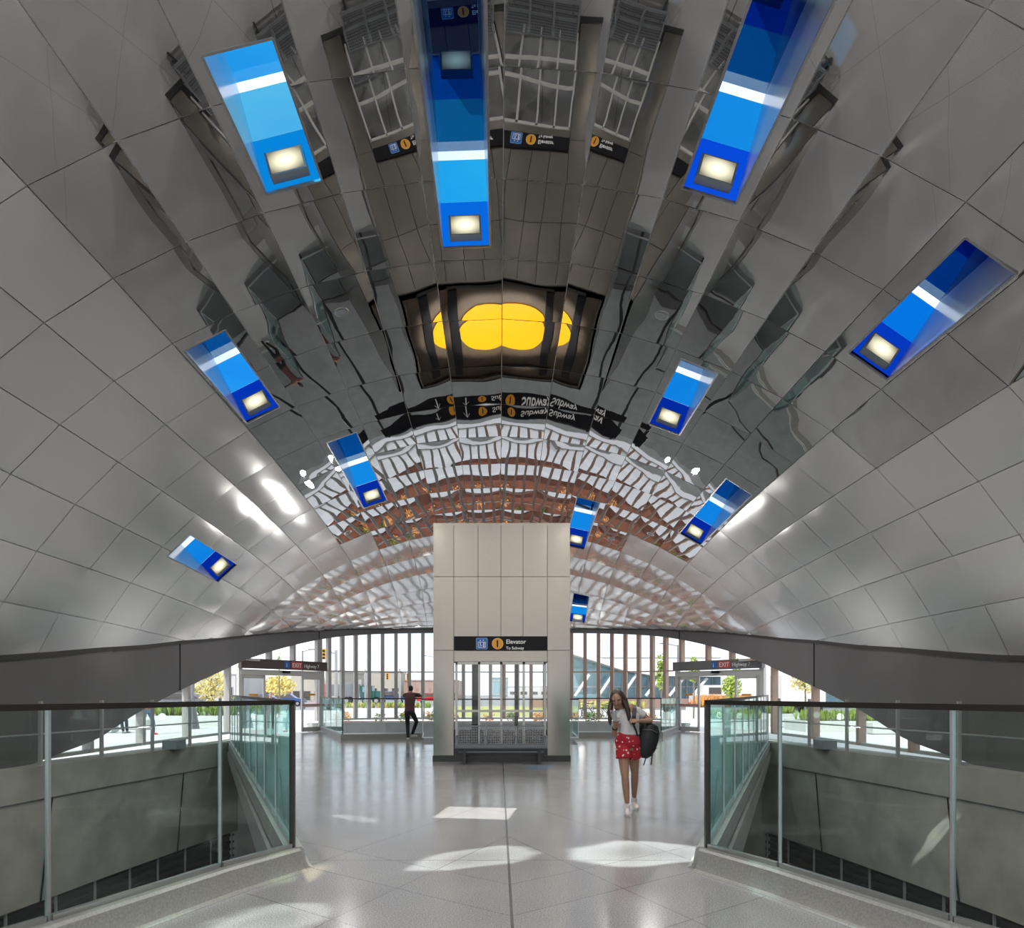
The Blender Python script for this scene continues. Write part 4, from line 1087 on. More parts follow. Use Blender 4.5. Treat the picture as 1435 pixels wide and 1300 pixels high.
def hand(mb,w,d,nrm,side,curl=.9,k=1.0,thumb_in=.4):
    """w wrist, d direction, nrm palm normal (fingers curl to it), side towards the thumb"""
    w=V(w);d=V(d).normalized();nrm=V(nrm); nrm=(nrm-d*nrm.dot(d)).normalized(); s=d.cross(nrm); s=s if s.dot(V(side))>0 else -s
    c=w+d*.045*k
    mb.ball(c,(.048*k,.040*k,.017*k),12,8,M=Matrix((d,s,nrm)).transposed())
    mb.tube([w-d*.02,w+d*.03],[.024*k,.026*k],10)
    for i,(o,l) in enumerate(((.030,.070),(.010,.078),(-.011,.072),(-.030,.058))):
        p=w+d*.078*k+s*o*k; pts=[p-d*.02*k,p]; a=0
        for sg in(.45,.32,.26):
            a+=curl*(.9 if sg<.4 else .7)
            p=p+(d*math.cos(a)+nrm*math.sin(a))*l*sg*k; pts.append(p)
        mb.tube(pts,[.0095*k,.0095*k,.009*k,.0085*k,.0065*k],8)
    p=w+d*.03*k+s*.030*k; q=p+(s*.55+d*.6+nrm*thumb_in).normalized()*.035*k; r=q+(d*.8+nrm*thumb_in*1.5-s*.1).normalized()*.03*k
    mb.tube([p-s*.01,q,r],[.012*k,.0105*k,.007*k],8)
def face(mb,h,fw,up,k=1.0):
    """skull, jaw, nose, ears, sockets; h head centre, fw facing, up crown direction"""
    h=V(h);fw=V(fw).normalized();up=V(up).normalized(); up=(up-fw*up.dot(fw)).normalized(); s=fw.cross(up)
    Mx=Matrix((s,fw,up)).transposed()
    mb.ball(h+up*.022*k-fw*.008*k,(.072*k,.092*k,.088*k),20,14,M=Mx)
    mb.ball(h-up*.035*k+fw*.018*k,(.058*k,.068*k,.078*k),18,12,M=Mx)
    mb.ball(h-up*.092*k+fw*.052*k,(.026*k,.026*k,.022*k),12,8,M=Mx)
    mb.tube([h+fw*.080*k+up*.012*k,h+fw*.096*k-up*.018*k,h+fw*.102*k-up*.030*k,h+fw*.082*k-up*.040*k],[.007*k,.010*k,.0135*k,.009*k],8)
    for i in(-1,1):
        mb.ball(h+s*i*.074*k-fw*.008*k-up*.012*k,(.010*k,.018*k,.030*k),8,6,M=Mx)
        mb.ball(h+s*i*.034*k+fw*.070*k-up*.022*k,(.020*k,.016*k,.018*k),8,6,M=Mx)
        mb.ball(h+s*i*.030*k+fw*.078*k+up*.022*k,(.024*k,.010*k,.007*k),8,6,M=Mx)
    return s,fw,up,Mx
def face_parts(o,h,fw,up,k,hair_col):
    h=V(h);fw=V(fw).normalized();up=V(up).normalized(); up=(up-fw*up.dot(fw)).normalized(); s=fw.cross(up); Mx=Matrix((s,fw,up)).transposed()
    for i in(-1,1):
        e=h+s*i*.031*k+fw*.084*k+up*.006*k
        q=MB().ball(e,(.013*k,.008*k,.0065*k),10,6,M=Mx).build('eye',M['eyew'],o,smooth=True); z=MB().ball(e+fw*.005*k-up*.002,(.006*k,.005*k,.006*k),8,6,M=Mx).build('iris',M['black'],q,smooth=True)
        MB().ball(h+s*i*.032*k+fw*.087*k+up*.026*k,(.017*k,.005*k,.0035*k),8,5,M=Mx).build('eyebrow',hair_col,o,smooth=True)
    MB().ball(h+fw*.088*k-up*.060*k,(.021*k,.007*k,.0075*k),10,6,M=Mx).build('lips',M['lip'],o,smooth=True)
def shoe(mb,ank,toe,k=1.0,sole=.03):
    ank=V(ank);toe=V(toe); d=(toe-ank); d.z=0; L_=d.length; d.normalize(); z0=min(toe.z,ank.z-.08*k)
    heel=ank-d*.055*k
    zz=lambda z: V((0,0,z))
    a=V((heel.x,heel.y,ank.z-.075*k)); b=V((toe.x,toe.y,toe.z))
    mb.tube([a+zz(.01),a+d*.03+zz(.02),a.lerp(b,.45)+zz(.018),a.lerp(b,.8)+zz(.010),b+zz(.006),b+d*.02+zz(.004)],[(.02*k,.018*k),(.042*k,.034*k),(.040*k,.040*k),(.032*k,.044*k),(.026*k,.036*k),(.012*k,.018*k)],14)
    mb.tube([ank+zz(.03),ank-zz(.04)],[.042*k,.046*k],12)
skin=lambda n,c: pbr(n,c,.5,0,.4,var=.06,vscale=6)
M['eyew']=pbr('eye_white',(.20,.16,.14),.5); M['lip']=pbr('lip_colour',(.38,.14,.12),.45)
# ---- woman with phone and backpack
def flower_mat():
    m,nt,out=newmat('red_flower_cloth'); b=N(nt,'ShaderNodeBsdfPrincipled'); b.inputs['Roughness'].default_value=.8
    tc=N(nt,'ShaderNodeTexCoord'); vo=N(nt,'ShaderNodeTexVoronoi'); vo.inputs['Scale'].default_value=19; L(nt,tc.outputs['Object'],vo.inputs[0])
    no=N(nt,'ShaderNodeTexNoise'); no.inputs['Scale'].default_value=60; L(nt,tc.outputs['Object'],no.inputs[0])
    ad=N(nt,'ShaderNodeMath',operation='MULTIPLY_ADD'); L(nt,no.outputs[0],ad.inputs[0]); ad.inputs[1].default_value=.5; L(nt,vo.outputs['Distance'],ad.inputs[2])
    r=N(nt,'ShaderNodeValToRGB'); r.color_ramp.elements[0].position=.46; r.color_ramp.elements[1].position=.51; r.color_ramp.elements[0].color=(.75,.70,.68,1); r.color_ramp.elements[1].color=(.36,.008,.022,1)
    L(nt,ad.outputs[0],r.inputs[0]); L(nt,r.outputs[0],b.inputs['Base Color']); L(nt,b.outputs[0],out.inputs[0]); return m
def woman():
    x=lambda c:1.226+c*.00144
    z=lambda c:1.797-c*.00144
    Y=9.42
    P=lambda cx,cz,dy=0: V((x(cx),Y+dy,z(cz)))
    o=thing('person','person in white top and red patterned shorts walking while holding a phone','person',(x(330),Y,0))
    SK=skin('warm_skin',(.34,.195,.135)); HR=pbr('dark_brown_hair',(.035,.022,.016),.45,0,.5,var=.3,vscale=30,stretch=(6,6,.6))
    head=P(226,190,-.07); fw=V((-.30,-1,-.42)); up=V((-.22,-.30,1))
    neck0=P(282,285,0); chest=P(335,350,.02); waist=P(345,490,.0); pelv=P(330,590,.02)
    sa=P(252,315,-.02); sb=P(425,300,.03)
    ea=P(196,512,-.06); wa=P(190,425,-.22)
    eb=P(548,392,.04); wb=P(405,388,-.14)
    ha=P(287,640,0); hb=P(385,640,.04)
    ka=P(300,900,-.05); kb=P(416,885,.16)
    aa=P(322,1135,-.02); ab=V((x(385)+.10,Y+.50,.155))
    b=MB()
    face(b,head,fw,up,1.0)
    b.tube([neck0-V((0,0,.05)),neck0,head-V((0,-.02,.075)),head-V((0,-.02,.03))],[.052,.048,.047,.05],12)
    tor=lambda e:[(pelv-V((0,0,.10)),(.085+e,.13+e)),(pelv,(.105+e,.158+e)),(pelv.lerp(waist,.6),(.092+e,.140+e)),(waist,(.082+e,.122+e)),(waist.lerp(chest,.5),(.092+e,.128+e)),(chest,(.105+e,.142+e)),(chest+V((-.005,0,.055)),(.088+e,.135+e)),((sa+sb)/2+V((0,0,.03)),(.060+e,.095+e)),(neck0+V((0,0,.0)),(.045+e,.05+e))]
    T=tor(0); b.tube([q[0] for q in T],[q[1] for q in T],20)
    for s_,e_,w_ in((sa,ea,wa),(sb,eb,wb)):
        limb(b,s_,e_,.046,.034,.040); limb(b,e_,w_,.036,.023,.034)
        b.tube([(sa+sb)/2,s_.lerp((sa+sb)/2,.3),s_],[.055,.055,.044],12)
    for h_,k_,a_ in((ha,ka,aa),(hb,kb,ab)):
        limb(b,h_,k_,.082,.049,.076); limb(b,k_,a_,.050,.031,.051,t=.28)
    hand(b,wa,V((.0,-.35,1)),V((.4,-.7,.25)),V((1,0,0)),curl=.75,k=.95)
    hand(b,wb,V((-1,-.10,.08)),V((0,.6,-.6)),V((0,-.2,1)),curl=1.0,k=.95)
    body=fuse(b,'body',SK,o,.0055,4)
    face_parts(o,head,fw,up,1.0,HR)
    # hair
    f=fw.normalized(); u=(up-f*up.dot(f)).normalized(); s=f.cross(u); Mx=Matrix((s,f,u)).transposed()
    h=MB()
    h.ball(head+u*.032-f*.026,(.088,.094,.094),20,14,M=Mx)
    def lock(pts,r): h.tube([V(p) for p in pts],r,10)
    for i,(dx,dz) in enumerate(((.045,.0),(.060,.0),(.072,.0))):
        for sd in(-1,1):
            top=head+s*sd*.055+u*.06-f*(.01+.02*i); mid=head+s*sd*(.082+.004*i)-u*.04-f*(.005+.03*i)
            end=V((head.x+s.x*sd*.095+(.0 if sd*s.x<0 else .06),head.y+.02+.03*i-.05,head.z-.24-.03*i))
            lock([top,mid,mid.lerp(end,.5)+s*sd*.015,end,end+V((.005*sd,0,-.05))],[.03,.032,.034,.026,.006])
    lock([head-f*.05+u*.04,head-f*.085-u*.06,V((head.x+.05,head.y+.10,head.z-.22)),V((head.x+.06,head.y+.10,head.z-.30))],[.06,.06,.055,.02])
    fuse(h,'hair',HR,o,.006,4)
    # white top
    W_=pbr('white_cotton',(.52,.52,.54),.85,var=.05,vscale=5)
    T=[q for q in tor(.012)][2:8]; T[0]=(waist+V((0,0,-.035)),(.095,.138)); t=MB(); t.tube([q[0] for q in T],[q[1] for q in T],20)
    for s_,e_ in((sa,ea),(sb,eb)):
        d=e_-s_; t.tube([(sa+sb)/2,s_.lerp((sa+sb)/2,.35)+V((0,0,.004)),s_,s_+d*.28,s_+d*.46,s_+d*.50],[.06,.062,.058,.056,.056,.050],14)
    top=fuse(t,'top',W_,o,.007,5)
    # shorts
    R_=flower_mat(); t=MB(); t.tube([waist+V((0,0,-.02)),waist.lerp(pelv,.5),pelv,pelv-V((0,0,.07))],[(.095,.134),(.108,.152),(.120,.172),(.10,.150)],20)
    for h_,k_ in((ha,ka),(hb,kb)): t.tube([h_+V((0,0,.06)),h_,h_.lerp(k_,.22),h_.lerp(k_,.36)],[.085,.098,.103,.103],16)
    fuse(t,'shorts',R_,o,.008,4)
    # shoes
    SH=pbr('pale_canvas_shoe',(.60,.54,.54),.8); SO=pbr('shoe_sole',(.65,.64,.62),.7)
    for a_,toe,nm in((aa,V((aa.x-.015,aa.y-.17,.022)),0),(ab,V((ab.x+.01,ab.y-.15,.02)),1)):
        if nm==0: a_=V((a_.x,a_.y,.098))
        else: a_=V((a_.x,a_.y,.125))
        q=MB(); shoe(q,a_,toe,.95); so=fuse(q,'shoe',SH,o,.006,3)
        d=(toe-a_); d.z=0; d.normalize(); heel=a_-d*.055
        z1=.0 if nm==0 else .0
        q=MB(); q.tube([V((heel.x,heel.y,(a_.z-.098)*.9+.012))-d*.0,V(((heel.x+toe.x)/2,(heel.y+toe.y)/2,.012+(a_.z-.098)*.3)),V((toe.x,toe.y,.012))+d*.01],[(.012,.034),(.012,.042),(.012,.032)],14); q.build('sole',SO,so,smooth=True)
    # wrist band
    MB().tube([wa.lerp(ea,.25),wa.lerp(ea,.33)],[.034,.035],14).build('wrist_band',M['black'],o,smooth=True)
    # phone
    c=wa+V((-.028,-.085,.125)); d=V((-.28,-.28,.92)).normalized(); n=V((.55,.75,.35)); n=(n-d*n.dot(d)).normalized(); sd=d.cross(n)
    ph=thing('phone','pale phone held up in front of the face by the walking person','phone',c)
    Mx=Matrix((sd,n,d)).transposed()
    MB().box(c,(.072,.009,.148),M=Mx).build('phone_case',pbr('phone_silver',(.45,.46,.48),.35,.3),ph); MB().box(c+n*.005,(.066,.002,.138),M=Mx).build('screen',M['black'],ph)
    MB().box(c-n*.006+d*.05+sd*.018,(.02,.003,.03),M=Mx).build('camera_bump',M['bench'],ph)
    # backpack
    BK=pbr('black_nylon',(.010,.010,.013),.55,var=.2,vscale=10); 
    bp=thing('backpack','large black backpack hanging from the left shoulder of the walking person','backpack',P(520,720,.06))
    q=MB(); R2=Matrix.Rotation(.22,3,'Y')
    cc=P(515,572,.10)
    rows=[(.235,.05,.05),(.215,.115,.09),(.14,.150,.115),(.03,.162,.13),(-.10,.150,.125),(-.19,.115,.10),(-.24,.06,.06)]
    q.tube([cc+R2@V((0,0,r[0])) for r in rows],[(r[2],r[1]) for r in rows],18)
    q.tube([cc+R2@V((.02,.10,.06)),cc+R2@V((.02,.13,-.03)),cc+R2@V((.02,.11,-.16))],[.06,.09,.05],12)
    fuse(q,'bag',BK,bp,.009,5)
    mb=MB(); st=[sb+V((-.055,.09,.02)),sb+V((-.05,.0,.075)),sb+V((-.055,-.085,.03)),P(372,345,-.125),P(366,420,-.13)]
    for a,c2 in zip(st,st[1:]): mb.bar(a,c2,.05,.014,up=(0,-1,.3))
    mb.build('shoulder_strap',BK,bp)
    mb=MB(); st=[P(366,420,-.13),P(395,480,-.10),P(425,560,-.03)]
    for a,c2 in zip(st,st[1:]): mb.bar(a,c2,.022,.006,up=(0,-1,.3))
    mb.build('strap_webbing',BK,bp)
    st=[sb+V((-.055,.09,.02)),P(440,360,.16),P(470,430,.14)]; mb=MB()
    for a,c2 in zip(st,st[1:]): mb.bar(a,c2,.05,.012,up=(0,1,0))
    mb.build('shoulder_strap',BK,bp)
    for a,c2 in((P(500,735,.03),P(478,800,.02)),(P(562,690,.03),P(546,795,.02)),(P(590,600,.03),P(598,650,.03))): MB().bar(a,c2,.014,.006,up=(0,1,0)).build('strap_tail',BK,bp)
    MB().tube([P(608,545,.08),P(622,500,.08)],[.03,.03],12).build('bottle',M['bench'],bp,smooth=True)
    mb=MB(); mb.tube([cc+R2@V((-.10,-.108,.13)),cc+R2@V((0,-.135,.15)),cc+R2@V((.10,-.108,.13))],.004,6); mb.build('zip',M['bench'],bp)
woman()
# ---- generic clothed figure
def figure(lab,J,fw,top_mat,bot_mat,hair_mat,skin_mat,shoe_mat,sleeve=.55,hands=True,grip=None,k=1.0,vox=.009):
    """J: joints in world space; fw facing"""
    o=thing('person',lab,'person',(J['pelvis'].x,J['pelvis'].y,0))
    fw=V(fw).normalized(); up=V((0,0,1)); yaw=math.atan2(fw.y,fw.x)-PI/2
    def oriented(mb,pts,rad,n=18):
        # tube whose wide axis follows the shoulders
        s=fw.cross(up).normalized(); vs=[];kk=len(pts)
        for p,(rd,rw) in zip(pts,rad):
            for j in range(n):
                t=2*PI*j/n; vs.append(p+s*math.cos(t)*rw+fw*math.sin(t)*rd)
        mb.add(vs,[(i*n+j,i*n+(j+1)%n,(i+1)*n+(j+1)%n,(i+1)*n+j) for i in range(kk-1) for j in range(n)]+[tuple(range(n))[::-1],tuple((kk-1)*n+j for j in range(n))])
    sm=(J['sa']+J['sb'])/2
    def torso(mb,e,lo=True):
        P0=J['pelvis'];C=J['chest']; pts=[P0-V((0,0,.10)),P0,P0.lerp(C,.4),P0.lerp(C,.75),C,sm+V((0,0,.03)),J['neck']]; rad=[(.10,.14),(.115,.165),(.10,.150),(.115,.165),(.118,.178),(.075,.13),(.05,.055)]
        if not lo: pts=[P0-V((0,0,.02))]+pts[1:]; 
        pts=pts if lo else pts[:-1]; rad=rad if lo else rad[:-1]
        oriented(mb,pts,[(a*k+e,b*k+e) for a,b in rad])
    b=MB(); face(b,J['head'],J.get('look',fw),J.get('hup',up),k)
    b.tube([J['neck']-V((0,0,.05)),J['neck'],J['head']-V((0,0,.07)),J['head']-V((0,0,.03))],[.062*k,.058*k,.055*k,.055*k],12)
    torso(b,0)
    for q in 'ab':
        s_,e_,w_=J['s'+q],J['e'+q],J['w'+q]
        limb(b,s_,e_,.055*k,.040*k,.050*k); limb(b,e_,w_,.042*k,.027*k,.040*k); b.tube([sm,s_.lerp(sm,.3),s_],[.06*k,.06*k,.052*k],12)
        h_,k_,a_=J['h'+q],J['k'+q],J['a'+q]
        limb(b,h_,k_,.088*k,.054*k,.078*k); limb(b,k_,a_,.055*k,.036*k,.054*k,t=.28)
        d=J.get('hd'+q,(w_-e_)); hand(b,w_,d,J.get('hn'+q,V((0,0,-1))),J.get('ht'+q,fw),curl=.5,k=k)
    fuse(b,'body',skin_mat,o,.0065 if vox<.009 else .008,4)
    face_parts(o,J['head'],J.get('look',fw),J.get('hup',up),k,hair_mat)
    t=MB(); torso(t,.014,False)
    for q in 'ab':
        s_,e_=J['s'+q],J['e'+q]; d=e_-s_; L1=[.02,.3,.6,1.0]
        t.tube([sm,s_.lerp(sm,.35)]+[s_+d*sleeve*i for i in L1],[.07*k,.072*k]+[.068*k,.064*k,.060*k,.056*k],14)
        if sleeve>=1: t.tube([e_,e_.lerp(J['w'+q],.5),e_.lerp(J['w'+q],.92)],[.054*k,.05*k,.042*k],12)
    fuse(t,'shirt',top_mat,o,vox,5)
    t=MB(); P0=J['pelvis']; oriented(t,[P0+V((0,0,.06)),P0,P0-V((0,0,.09))],[(.118*k,.160*k),(.128*k,.176*k),(.11*k,.155*k)])
    for q in 'ab':
        h_,k_,a_=J['h'+q],J['k'+q],J['a'+q]
        limb(t,h_,k_,.098*k,.066*k,.088*k); limb(t,k_,a_,.066*k,.052*k,.062*k)
    fuse(t,'trousers',bot_mat,o,vox,4)
    for q in 'ab':
        m_=MB(); shoe(m_,J['a'+q],J['t'+q],k*1.05); fuse(m_,'shoe',shoe_mat,o,.008,3)
    h=MB(); H=J['head']; l=V(J.get('look',fw)).normalized(); Mx=Matrix((l.cross(up).normalized(),l,up)).transposed()
    h.ball(H+V((0,0,.034*k))-l*.018*k,(.080*k,.096*k,.086*k),18,12,M=Mx); h.ball(H-V((0,0,.03*k))-l*.045*k,(.072*k,.06*k,.06*k),14,10,M=Mx)
    fuse(h,'hair',hair_mat,o,.008,3)
    return o
def man():
    S=.0242; x=lambda c:(540+c/11.81-VX)*S; z=lambda c:EYE+(VY-940-c/11.81)*S
    Y=24.02
    P=lambda cx,cz,dy=0: V((x(cx),Y+dy,z(cz)))
    J=dict(head=P(418,296,.26),look=V((.05,1,-.15)),neck=P(416,362,.19),chest=P(412,440,.13),pelvis=P(412,680,.0),
      sa=P(335,392,.16),sb=P(490,388,.16),ea=P(290,440,.36),eb=P(590,436,.36),wa=P(365,446,.50),wb=P(520,446,.50),
      ha=P(372,690,0),hb=P(455,690,0),ka=P(378,890,.03),kb=P(522,835,.10),aa=P(388,1090,-.04),ab=P(452,1040,.10),
      ta=P(388,1125,.14),tb=P(520,1058,.22))
    for q in('ea','eb','wa','wb'): J[q].z+=.05
    J['aa'].z=.10; J['ta']=V((J['aa'].x+.0,J['aa'].y+.15,.028)); J['tb']=V((J['ab'].x+.14,J['ab'].y+.10,J['ab'].z-.075))
    J['hda']=V((1,.15,-.1)); J['hdb']=V((-1,.15,-.1))
    figure('person in maroon shirt and black trousers leaning on the far left railing, seen from behind',J,(0,1,0),pbr('maroon_cotton',(.085,.032,.034),.85),pbr('black_denim',(.012,.012,.015),.8),pbr('black_hair',(.012,.010,.010),.5),skin('brown_skin',(.25,.14,.09)),pbr('pale_shoe',(.5,.48,.44),.7),sleeve=.75,vox=.009)
man()
def stander(lab,X,Yy,fw,h,tm,bm_,hm,sk_,sh,stride=.0,vox=.012):
    fw=V((fw[0],fw[1],0)).normalized(); s=fw.cross(V((0,0,1))); k=h/1.76
    b=V((X,Yy,0)); Q=lambda a,f,zz: b+s*a*k+fw*f*k+V((0,0,zz*k))
    J=dict(head=Q(0,.03,1.63),look=fw,neck=Q(0,0,1.50),chest=Q(0,0,1.30),pelvis=Q(0,0,.97),sa=Q(-.19,0,1.43),sb=Q(.19,0,1.43),ea=Q(-.25,-.02,1.13),eb=Q(.25,-.02,1.13),wa=Q(-.25,.08,.88),wb=Q(.25,.08,.88),
       ha=Q(-.09,0,.93),hb=Q(.09,0,.93),ka=Q(-.10,.03+stride*.4,.50),kb=Q(.10,.03-stride*.3,.50),aa=Q(-.10,stride*.5,.10),ab=Q(.10,-stride*.5,.10),ta=Q(-.11,stride*.5+.16,.025),tb=Q(.11,-stride*.5+.16,.025))
    for q,sg in(('a',1),('b',-1)): J['hn'+q]=s*sg; J['ht'+q]=fw
    return figure(lab,J,fw,tm,bm_,hm,sk_,sh,k=k,vox=vox)
SK2=skin('light_skin',(.50,.31,.23))
stander('person with short brown hair in a dark shirt outside the left entrance door',(379-VX)*.0315,31.5,(.3,-1),1.63,pbr('dark_shirt',(.02,.02,.022),.85),pbr('dark_trousers',(.03,.03,.04),.85),pbr('red_brown_hair',(.16,.06,.03),.5),SK2,M['black'],.25)
stander('person in blue jeans and red shoes standing outside the left side windows',(206-VX)*.0272,27.2,(1,-.2),1.75,pbr('grey_shirt',(.30,.12,.07),.85),pbr('blue_jeans',(.10,.19,.33),.85),M['black'],SK2,pbr('red_shoe',(.45,.05,.04),.7),.42)
def sitter():
    b=V(((160-VX)*.0283,28.35,0)); fw=V((1,-.35,0)).normalized(); s=fw.cross(V((0,0,1))); Q=lambda a,f,zz: b+s*a+fw*f+V((0,0,zz))
    J=dict(head=Q(0,.12,1.20),look=fw,neck=Q(0,.08,1.06),chest=Q(0,.05,.88),pelvis=Q(0,0,.57),sa=Q(-.19,.05,.99),sb=Q(.19,.05,.99),ea=Q(-.24,.16,.74),eb=Q(.24,.16,.74),wa=Q(-.14,.36,.62),wb=Q(.14,.36,.62),
      ha=Q(-.10,.03,.56),hb=Q(.10,.03,.56),ka=Q(-.12,.46,.53),kb=Q(.12,.46,.53),aa=Q(-.12,.50,.10),ab=Q(.12,.56,.10),ta=Q(-.13,.66,.025),tb=Q(.13,.72,.025))
    figure('person in dark clothes sitting on a concrete block outside the left windows',J,fw,pbr('charcoal_top',(.05,.05,.06),.85),pbr('dark_blue_trousers',(.03,.035,.06),.85),M['black'],SK2,pbr('grey_shoe',(.2,.2,.22),.7),vox=.012)
sitter()
# ------------------------------------------------------------ camera, world, light
cam=bpy.data.cameras.new('camera'); co=bpy.data.objects.new('camera',cam); COL.objects.link(co)
co.location=(0,0,EYE); co.rotation_euler=(PI/2,0,0)
cam.sensor_fit='HORIZONTAL'; cam.sensor_width=36; cam.lens=36*F/1435
cam.shift_x=(717.5-VX)/1435; cam.shift_y=(VY-650)/1435; cam.clip_start=.05; cam.clip_end=2000
SC.camera=co
w=bpy.data.worlds.new('sky'); SC.world=w; w.use_nodes=True; nt=w.node_tree; nt.nodes.clear()
out=nt.nodes.new('ShaderNodeOutputWorld'); bg=N(nt,'ShaderNodeBackground'); L(nt,bg.outputs[0],out.inputs[0])
tc=N(nt,'ShaderNodeTexCoord'); mp=N(nt,'ShaderNodeMapping'); mp.inputs['Scale'].default_value=(1,1,2.5); L(nt,tc.outputs['Generated'],mp.inputs[0])
n=N(nt,'ShaderNodeTexNoise'); n.inputs['Scale'].default_value=3.2; n.inputs['Detail'].default_value=6; n.inputs['Roughness'].default_value=.55; L(nt,mp.outputs[0],n.inputs[0])
r=N(nt,'ShaderNodeValToRGB'); r.color_ramp.elements[0].position=.38; r.color_ramp.elements[1].position=.6
r.color_ramp.elements[0].color=(.62,.76,.95,1); r.color_ramp.elements[1].color=(.95,.96,.98,1); L(nt,n.outputs[0],r.inputs[0]); L(nt,r.outputs[0],bg.inputs[0])
bg.inputs[1].default_value=1.5
def lamp(name,kind,loc,rot,energy,col=(1,1,1),**k):
    l=bpy.data.lights.new(name,kind); l.energy=energy; l.color=col
    for a,b in k.items(): setattr(l,a,b)
    o=bpy.data.objects.new(name,l); COL.objects.link(o); o.location=loc; o.rotation_euler=rot; return o
lamp('sun','SUN',(0,0,40),Euler((math.radians(42),0,math.radians(-28))),4.5,(1,.95,.86),angle=.01)
# added fill from the near end of the hall, behind the camera
# spots at the recessed ceiling lights, plus fill spots added further back without fixtures
for x,y,e in [(-2.81,12.36,430),(2.81,12.36,430),(-5.06,23,330),(5.0,23,330),(3.9,24.6,150),(-2.81,5.2,480),(2.81,5.2,480),(-2.81,-2,480),(2.81,-2,480),(-5,-7,300),(5,-7,300)]:
    p=surf(x,y); lamp('ceiling_lamp_and_fill','SPOT',p-Vector((0,0,.12)),(0,0,0),e*1.75,(1,.97,.92),spot_size=math.radians(165),spot_blend=1.0,shadow_soft_size=.12)
lamp('near_end_fill','AREA',(0,-15,2.6),(math.radians(90),0,0),90,(1,.98,.95),shape='RECTANGLE',size=15,size_y=3)  # unseen area light standing in for daylight from the back windows
# floodlights at the wall-top boxes, with more added further back to brighten the vault
for sx in(-1,1):
    for y,e in((17.4,300),(11.5,240),(4,240),(-4,240)):
        lamp('wall_flood_and_fill','SPOT',(sx*8.55,y,.55),Euler((0,math.radians(180-sx*24),0)),e*1.1,(1,.97,.93),spot_size=math.radians(125),spot_blend=1,shadow_soft_size=.15)
    lamp('wall_flood_and_fill','SPOT',(sx*3.6,30.9,.55),Euler((math.radians(180+25),0,0)),170,(1,.97,.93),spot_size=math.radians(150),spot_blend=1,shadow_soft_size=.15)
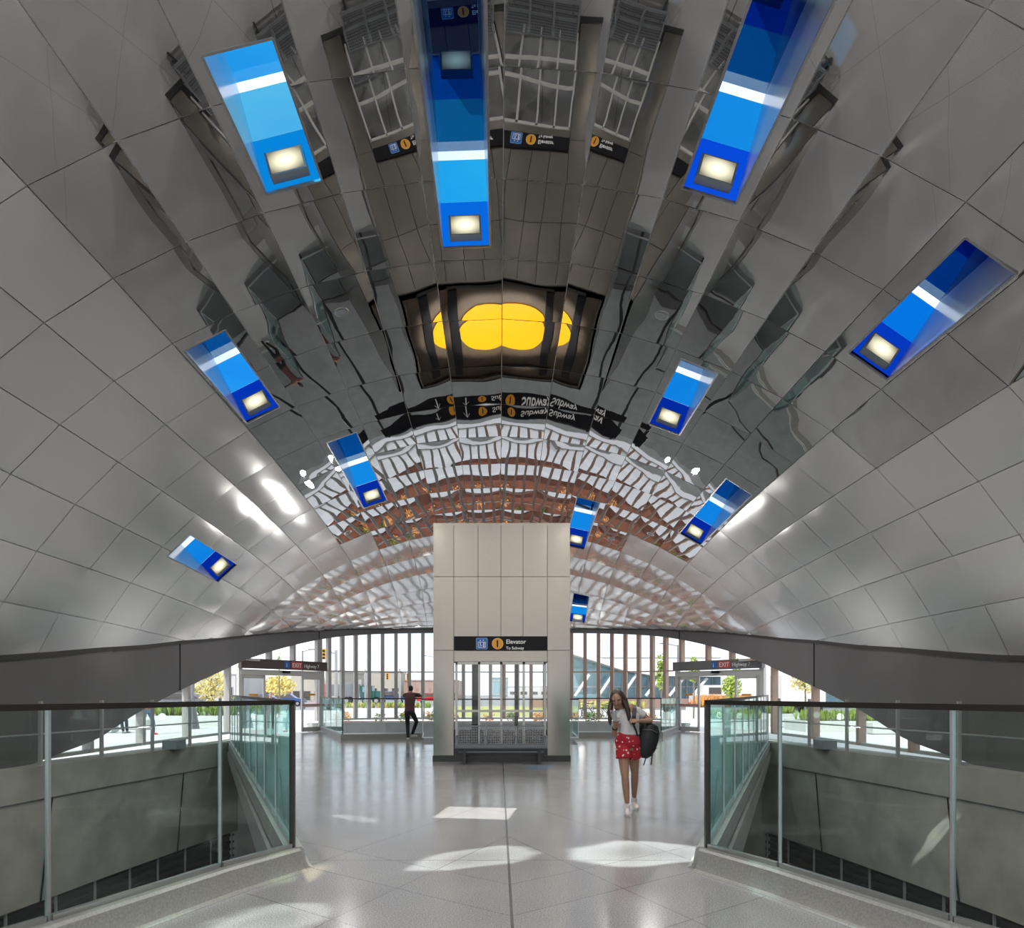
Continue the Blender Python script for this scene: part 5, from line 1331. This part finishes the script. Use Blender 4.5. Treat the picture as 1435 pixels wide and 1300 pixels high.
# added spots with masks shape the skylights' sun patches on floor and walls
def shaft(src,tgt,hw,hl,rot,e,col,round_=True,warp=.25,soft=.25,seed=0):
    l=bpy.data.lights.new('skylight_gobo_spot','SPOT'); l.energy=e*1.5; l.color=col; l.spot_size=math.radians(40); l.spot_blend=.1; l.shadow_soft_size=.01
    o=bpy.data.objects.new('skylight_gobo_spot',l); COL.objects.link(o); o.location=src
    d=Vector(tgt)-Vector(src); D=d.length; q=(-d).to_track_quat('Z','Y'); o.rotation_euler=q.to_euler()
    l.use_nodes=True; nt=l.node_tree; em=nt.nodes['Emission']
    tc=N(nt,'ShaderNodeTexCoord'); sp=N(nt,'ShaderNodeSeparateXYZ'); L(nt,tc.outputs['Normal'],sp.inputs[0])
    def mm(op,a,b=None):
        n_=N(nt,'ShaderNodeMath',operation=op)
        for k_,z_ in enumerate((a,b)):
            if z_ is None: continue
            if isinstance(z_,(int,float)): n_.inputs[k_].default_value=z_
            else: L(nt,z_,n_.inputs[k_])
        return n_.outputs[0]
    az=mm('ABSOLUTE',sp.outputs[2]); u=mm('DIVIDE',sp.outputs[0],az); v=mm('DIVIDE',sp.outputs[1],az)
    cv=N(nt,'ShaderNodeCombineXYZ'); L(nt,u,cv.inputs[0]); L(nt,v,cv.inputs[1])
    mp=N(nt,'ShaderNodeMapping'); mp.vector_type='TEXTURE'; mp.inputs['Rotation'].default_value=(0,0,rot); mp.inputs['Scale'].default_value=(hw/D,hl/D,1); L(nt,cv.outputs[0],mp.inputs[0])
    if warp:
        nz=N(nt,'ShaderNodeTexNoise'); nz.inputs['Scale'].default_value=1.1; nz.inputs['Detail'].default_value=1
        ofs=N(nt,'ShaderNodeVectorMath',operation='ADD'); ofs.inputs[1].default_value=(seed*3.7,seed*1.3,seed); L(nt,mp.outputs[0],ofs.inputs[0]); L(nt,ofs.outputs[0],nz.inputs[0])
        sb_=N(nt,'ShaderNodeVectorMath',operation='SUBTRACT'); L(nt,nz.outputs['Color'],sb_.inputs[0]); sb_.inputs[1].default_value=(.5,.5,.5)
        sc_=N(nt,'ShaderNodeVectorMath',operation='SCALE'); L(nt,sb_.outputs[0],sc_.inputs[0]); sc_.inputs['Scale'].default_value=warp*4
        ad=N(nt,'ShaderNodeVectorMath',operation='ADD'); L(nt,mp.outputs[0],ad.inputs[0]); L(nt,sc_.outputs[0],ad.inputs[1]); src_=ad.outputs[0]
    else: src_=mp.outputs[0]
    s2=N(nt,'ShaderNodeSeparateXYZ'); L(nt,src_,s2.inputs[0])
    if round_:
        dd=mm('SQRT',mm('ADD',mm('MULTIPLY',s2.outputs[0],s2.outputs[0]),mm('MULTIPLY',s2.outputs[1],s2.outputs[1])))
    else: dd=mm('MAXIMUM',mm('ABSOLUTE',s2.outputs[0]),mm('ABSOLUTE',s2.outputs[1]))
    r=N(nt,'ShaderNodeMapRange'); r.interpolation_type='SMOOTHSTEP'; r.inputs[1].default_value=1-soft; r.inputs[2].default_value=1; r.inputs[3].default_value=1; r.inputs[4].default_value=0; L(nt,dd,r.inputs[0])
    st=r.outputs[0]
    if round_:
        r2=N(nt,'ShaderNodeMapRange'); r2.inputs[1].default_value=.2; r2.inputs[2].default_value=.9; r2.inputs[3].default_value=.55; r2.inputs[4].default_value=1.25; L(nt,dd,r2.inputs[0]); st=mm('MULTIPLY',st,r2.outputs[0])
    L(nt,st,em.inputs['Strength'])
    return o
S2=(-.55,8.4,8.5); S1=(-2.75,8.2,8.0); S3=(2.75,7.6,8.0)
shaft(S2,(-.30,9.55,0),.50,.46,.06,5200,(1,.97,.90),False,0,.06)
shaft(S2,(-.25,6.95,0),.80,.40,.42,4300,(.95,1,.95),True,.22,.35,1)
shaft(S3,(1.38,7.15,0),.62,.78,-.2,4000,(.93,1,.96),True,.16,.22,2)
shaft(S1,(-1.85,9.15,0),.55,.16,.1,2200,(.92,1,.97),True,.2,.4,3)
shaft(S1,(-1.75,6.35,0),.42,.30,.5,3200,(1,.86,.48),True,.3,.5,4)
shaft(S1,(-1.62,5.05,0),.55,.35,.35,3600,(.95,1,.90),True,.25,.5,5)
shaft(S1,(-2.45,5.05,.1),.22,.75,-.25,2600,(1,.93,.62),True,.25,.7,6)
shaft(S3,(2.18,5.75,0),.18,.26,.2,3600,(.97,1,.93),True,.2,.5,7)
shaft(S1,(-8.9,12.4,-.75),.30,.10,0,9000,(1,1,.97),True,.1,.4,8)
shaft(S3,(8.6,14.0,-.9),.55,.14,.3,6000,(1,1,.95),True,.3,.6,9)
# added spot, no fixture, that brightens the disc on the shaft roof
lamp('disc_fill_spot','SPOT',(.06,18.5,7.9),(0,0,0),620,(1,.95,.85),spot_size=math.radians(62),spot_blend=.4,shadow_soft_size=.1)
SC.view_settings.view_transform='Standard'; SC.view_settings.look='None'; SC.view_settings.exposure=0; SC.view_settings.gamma=1; SC.view_settings.use_curve_mapping=False
for o in bpy.data.objects:
    if '_w' in o: del o['_w']
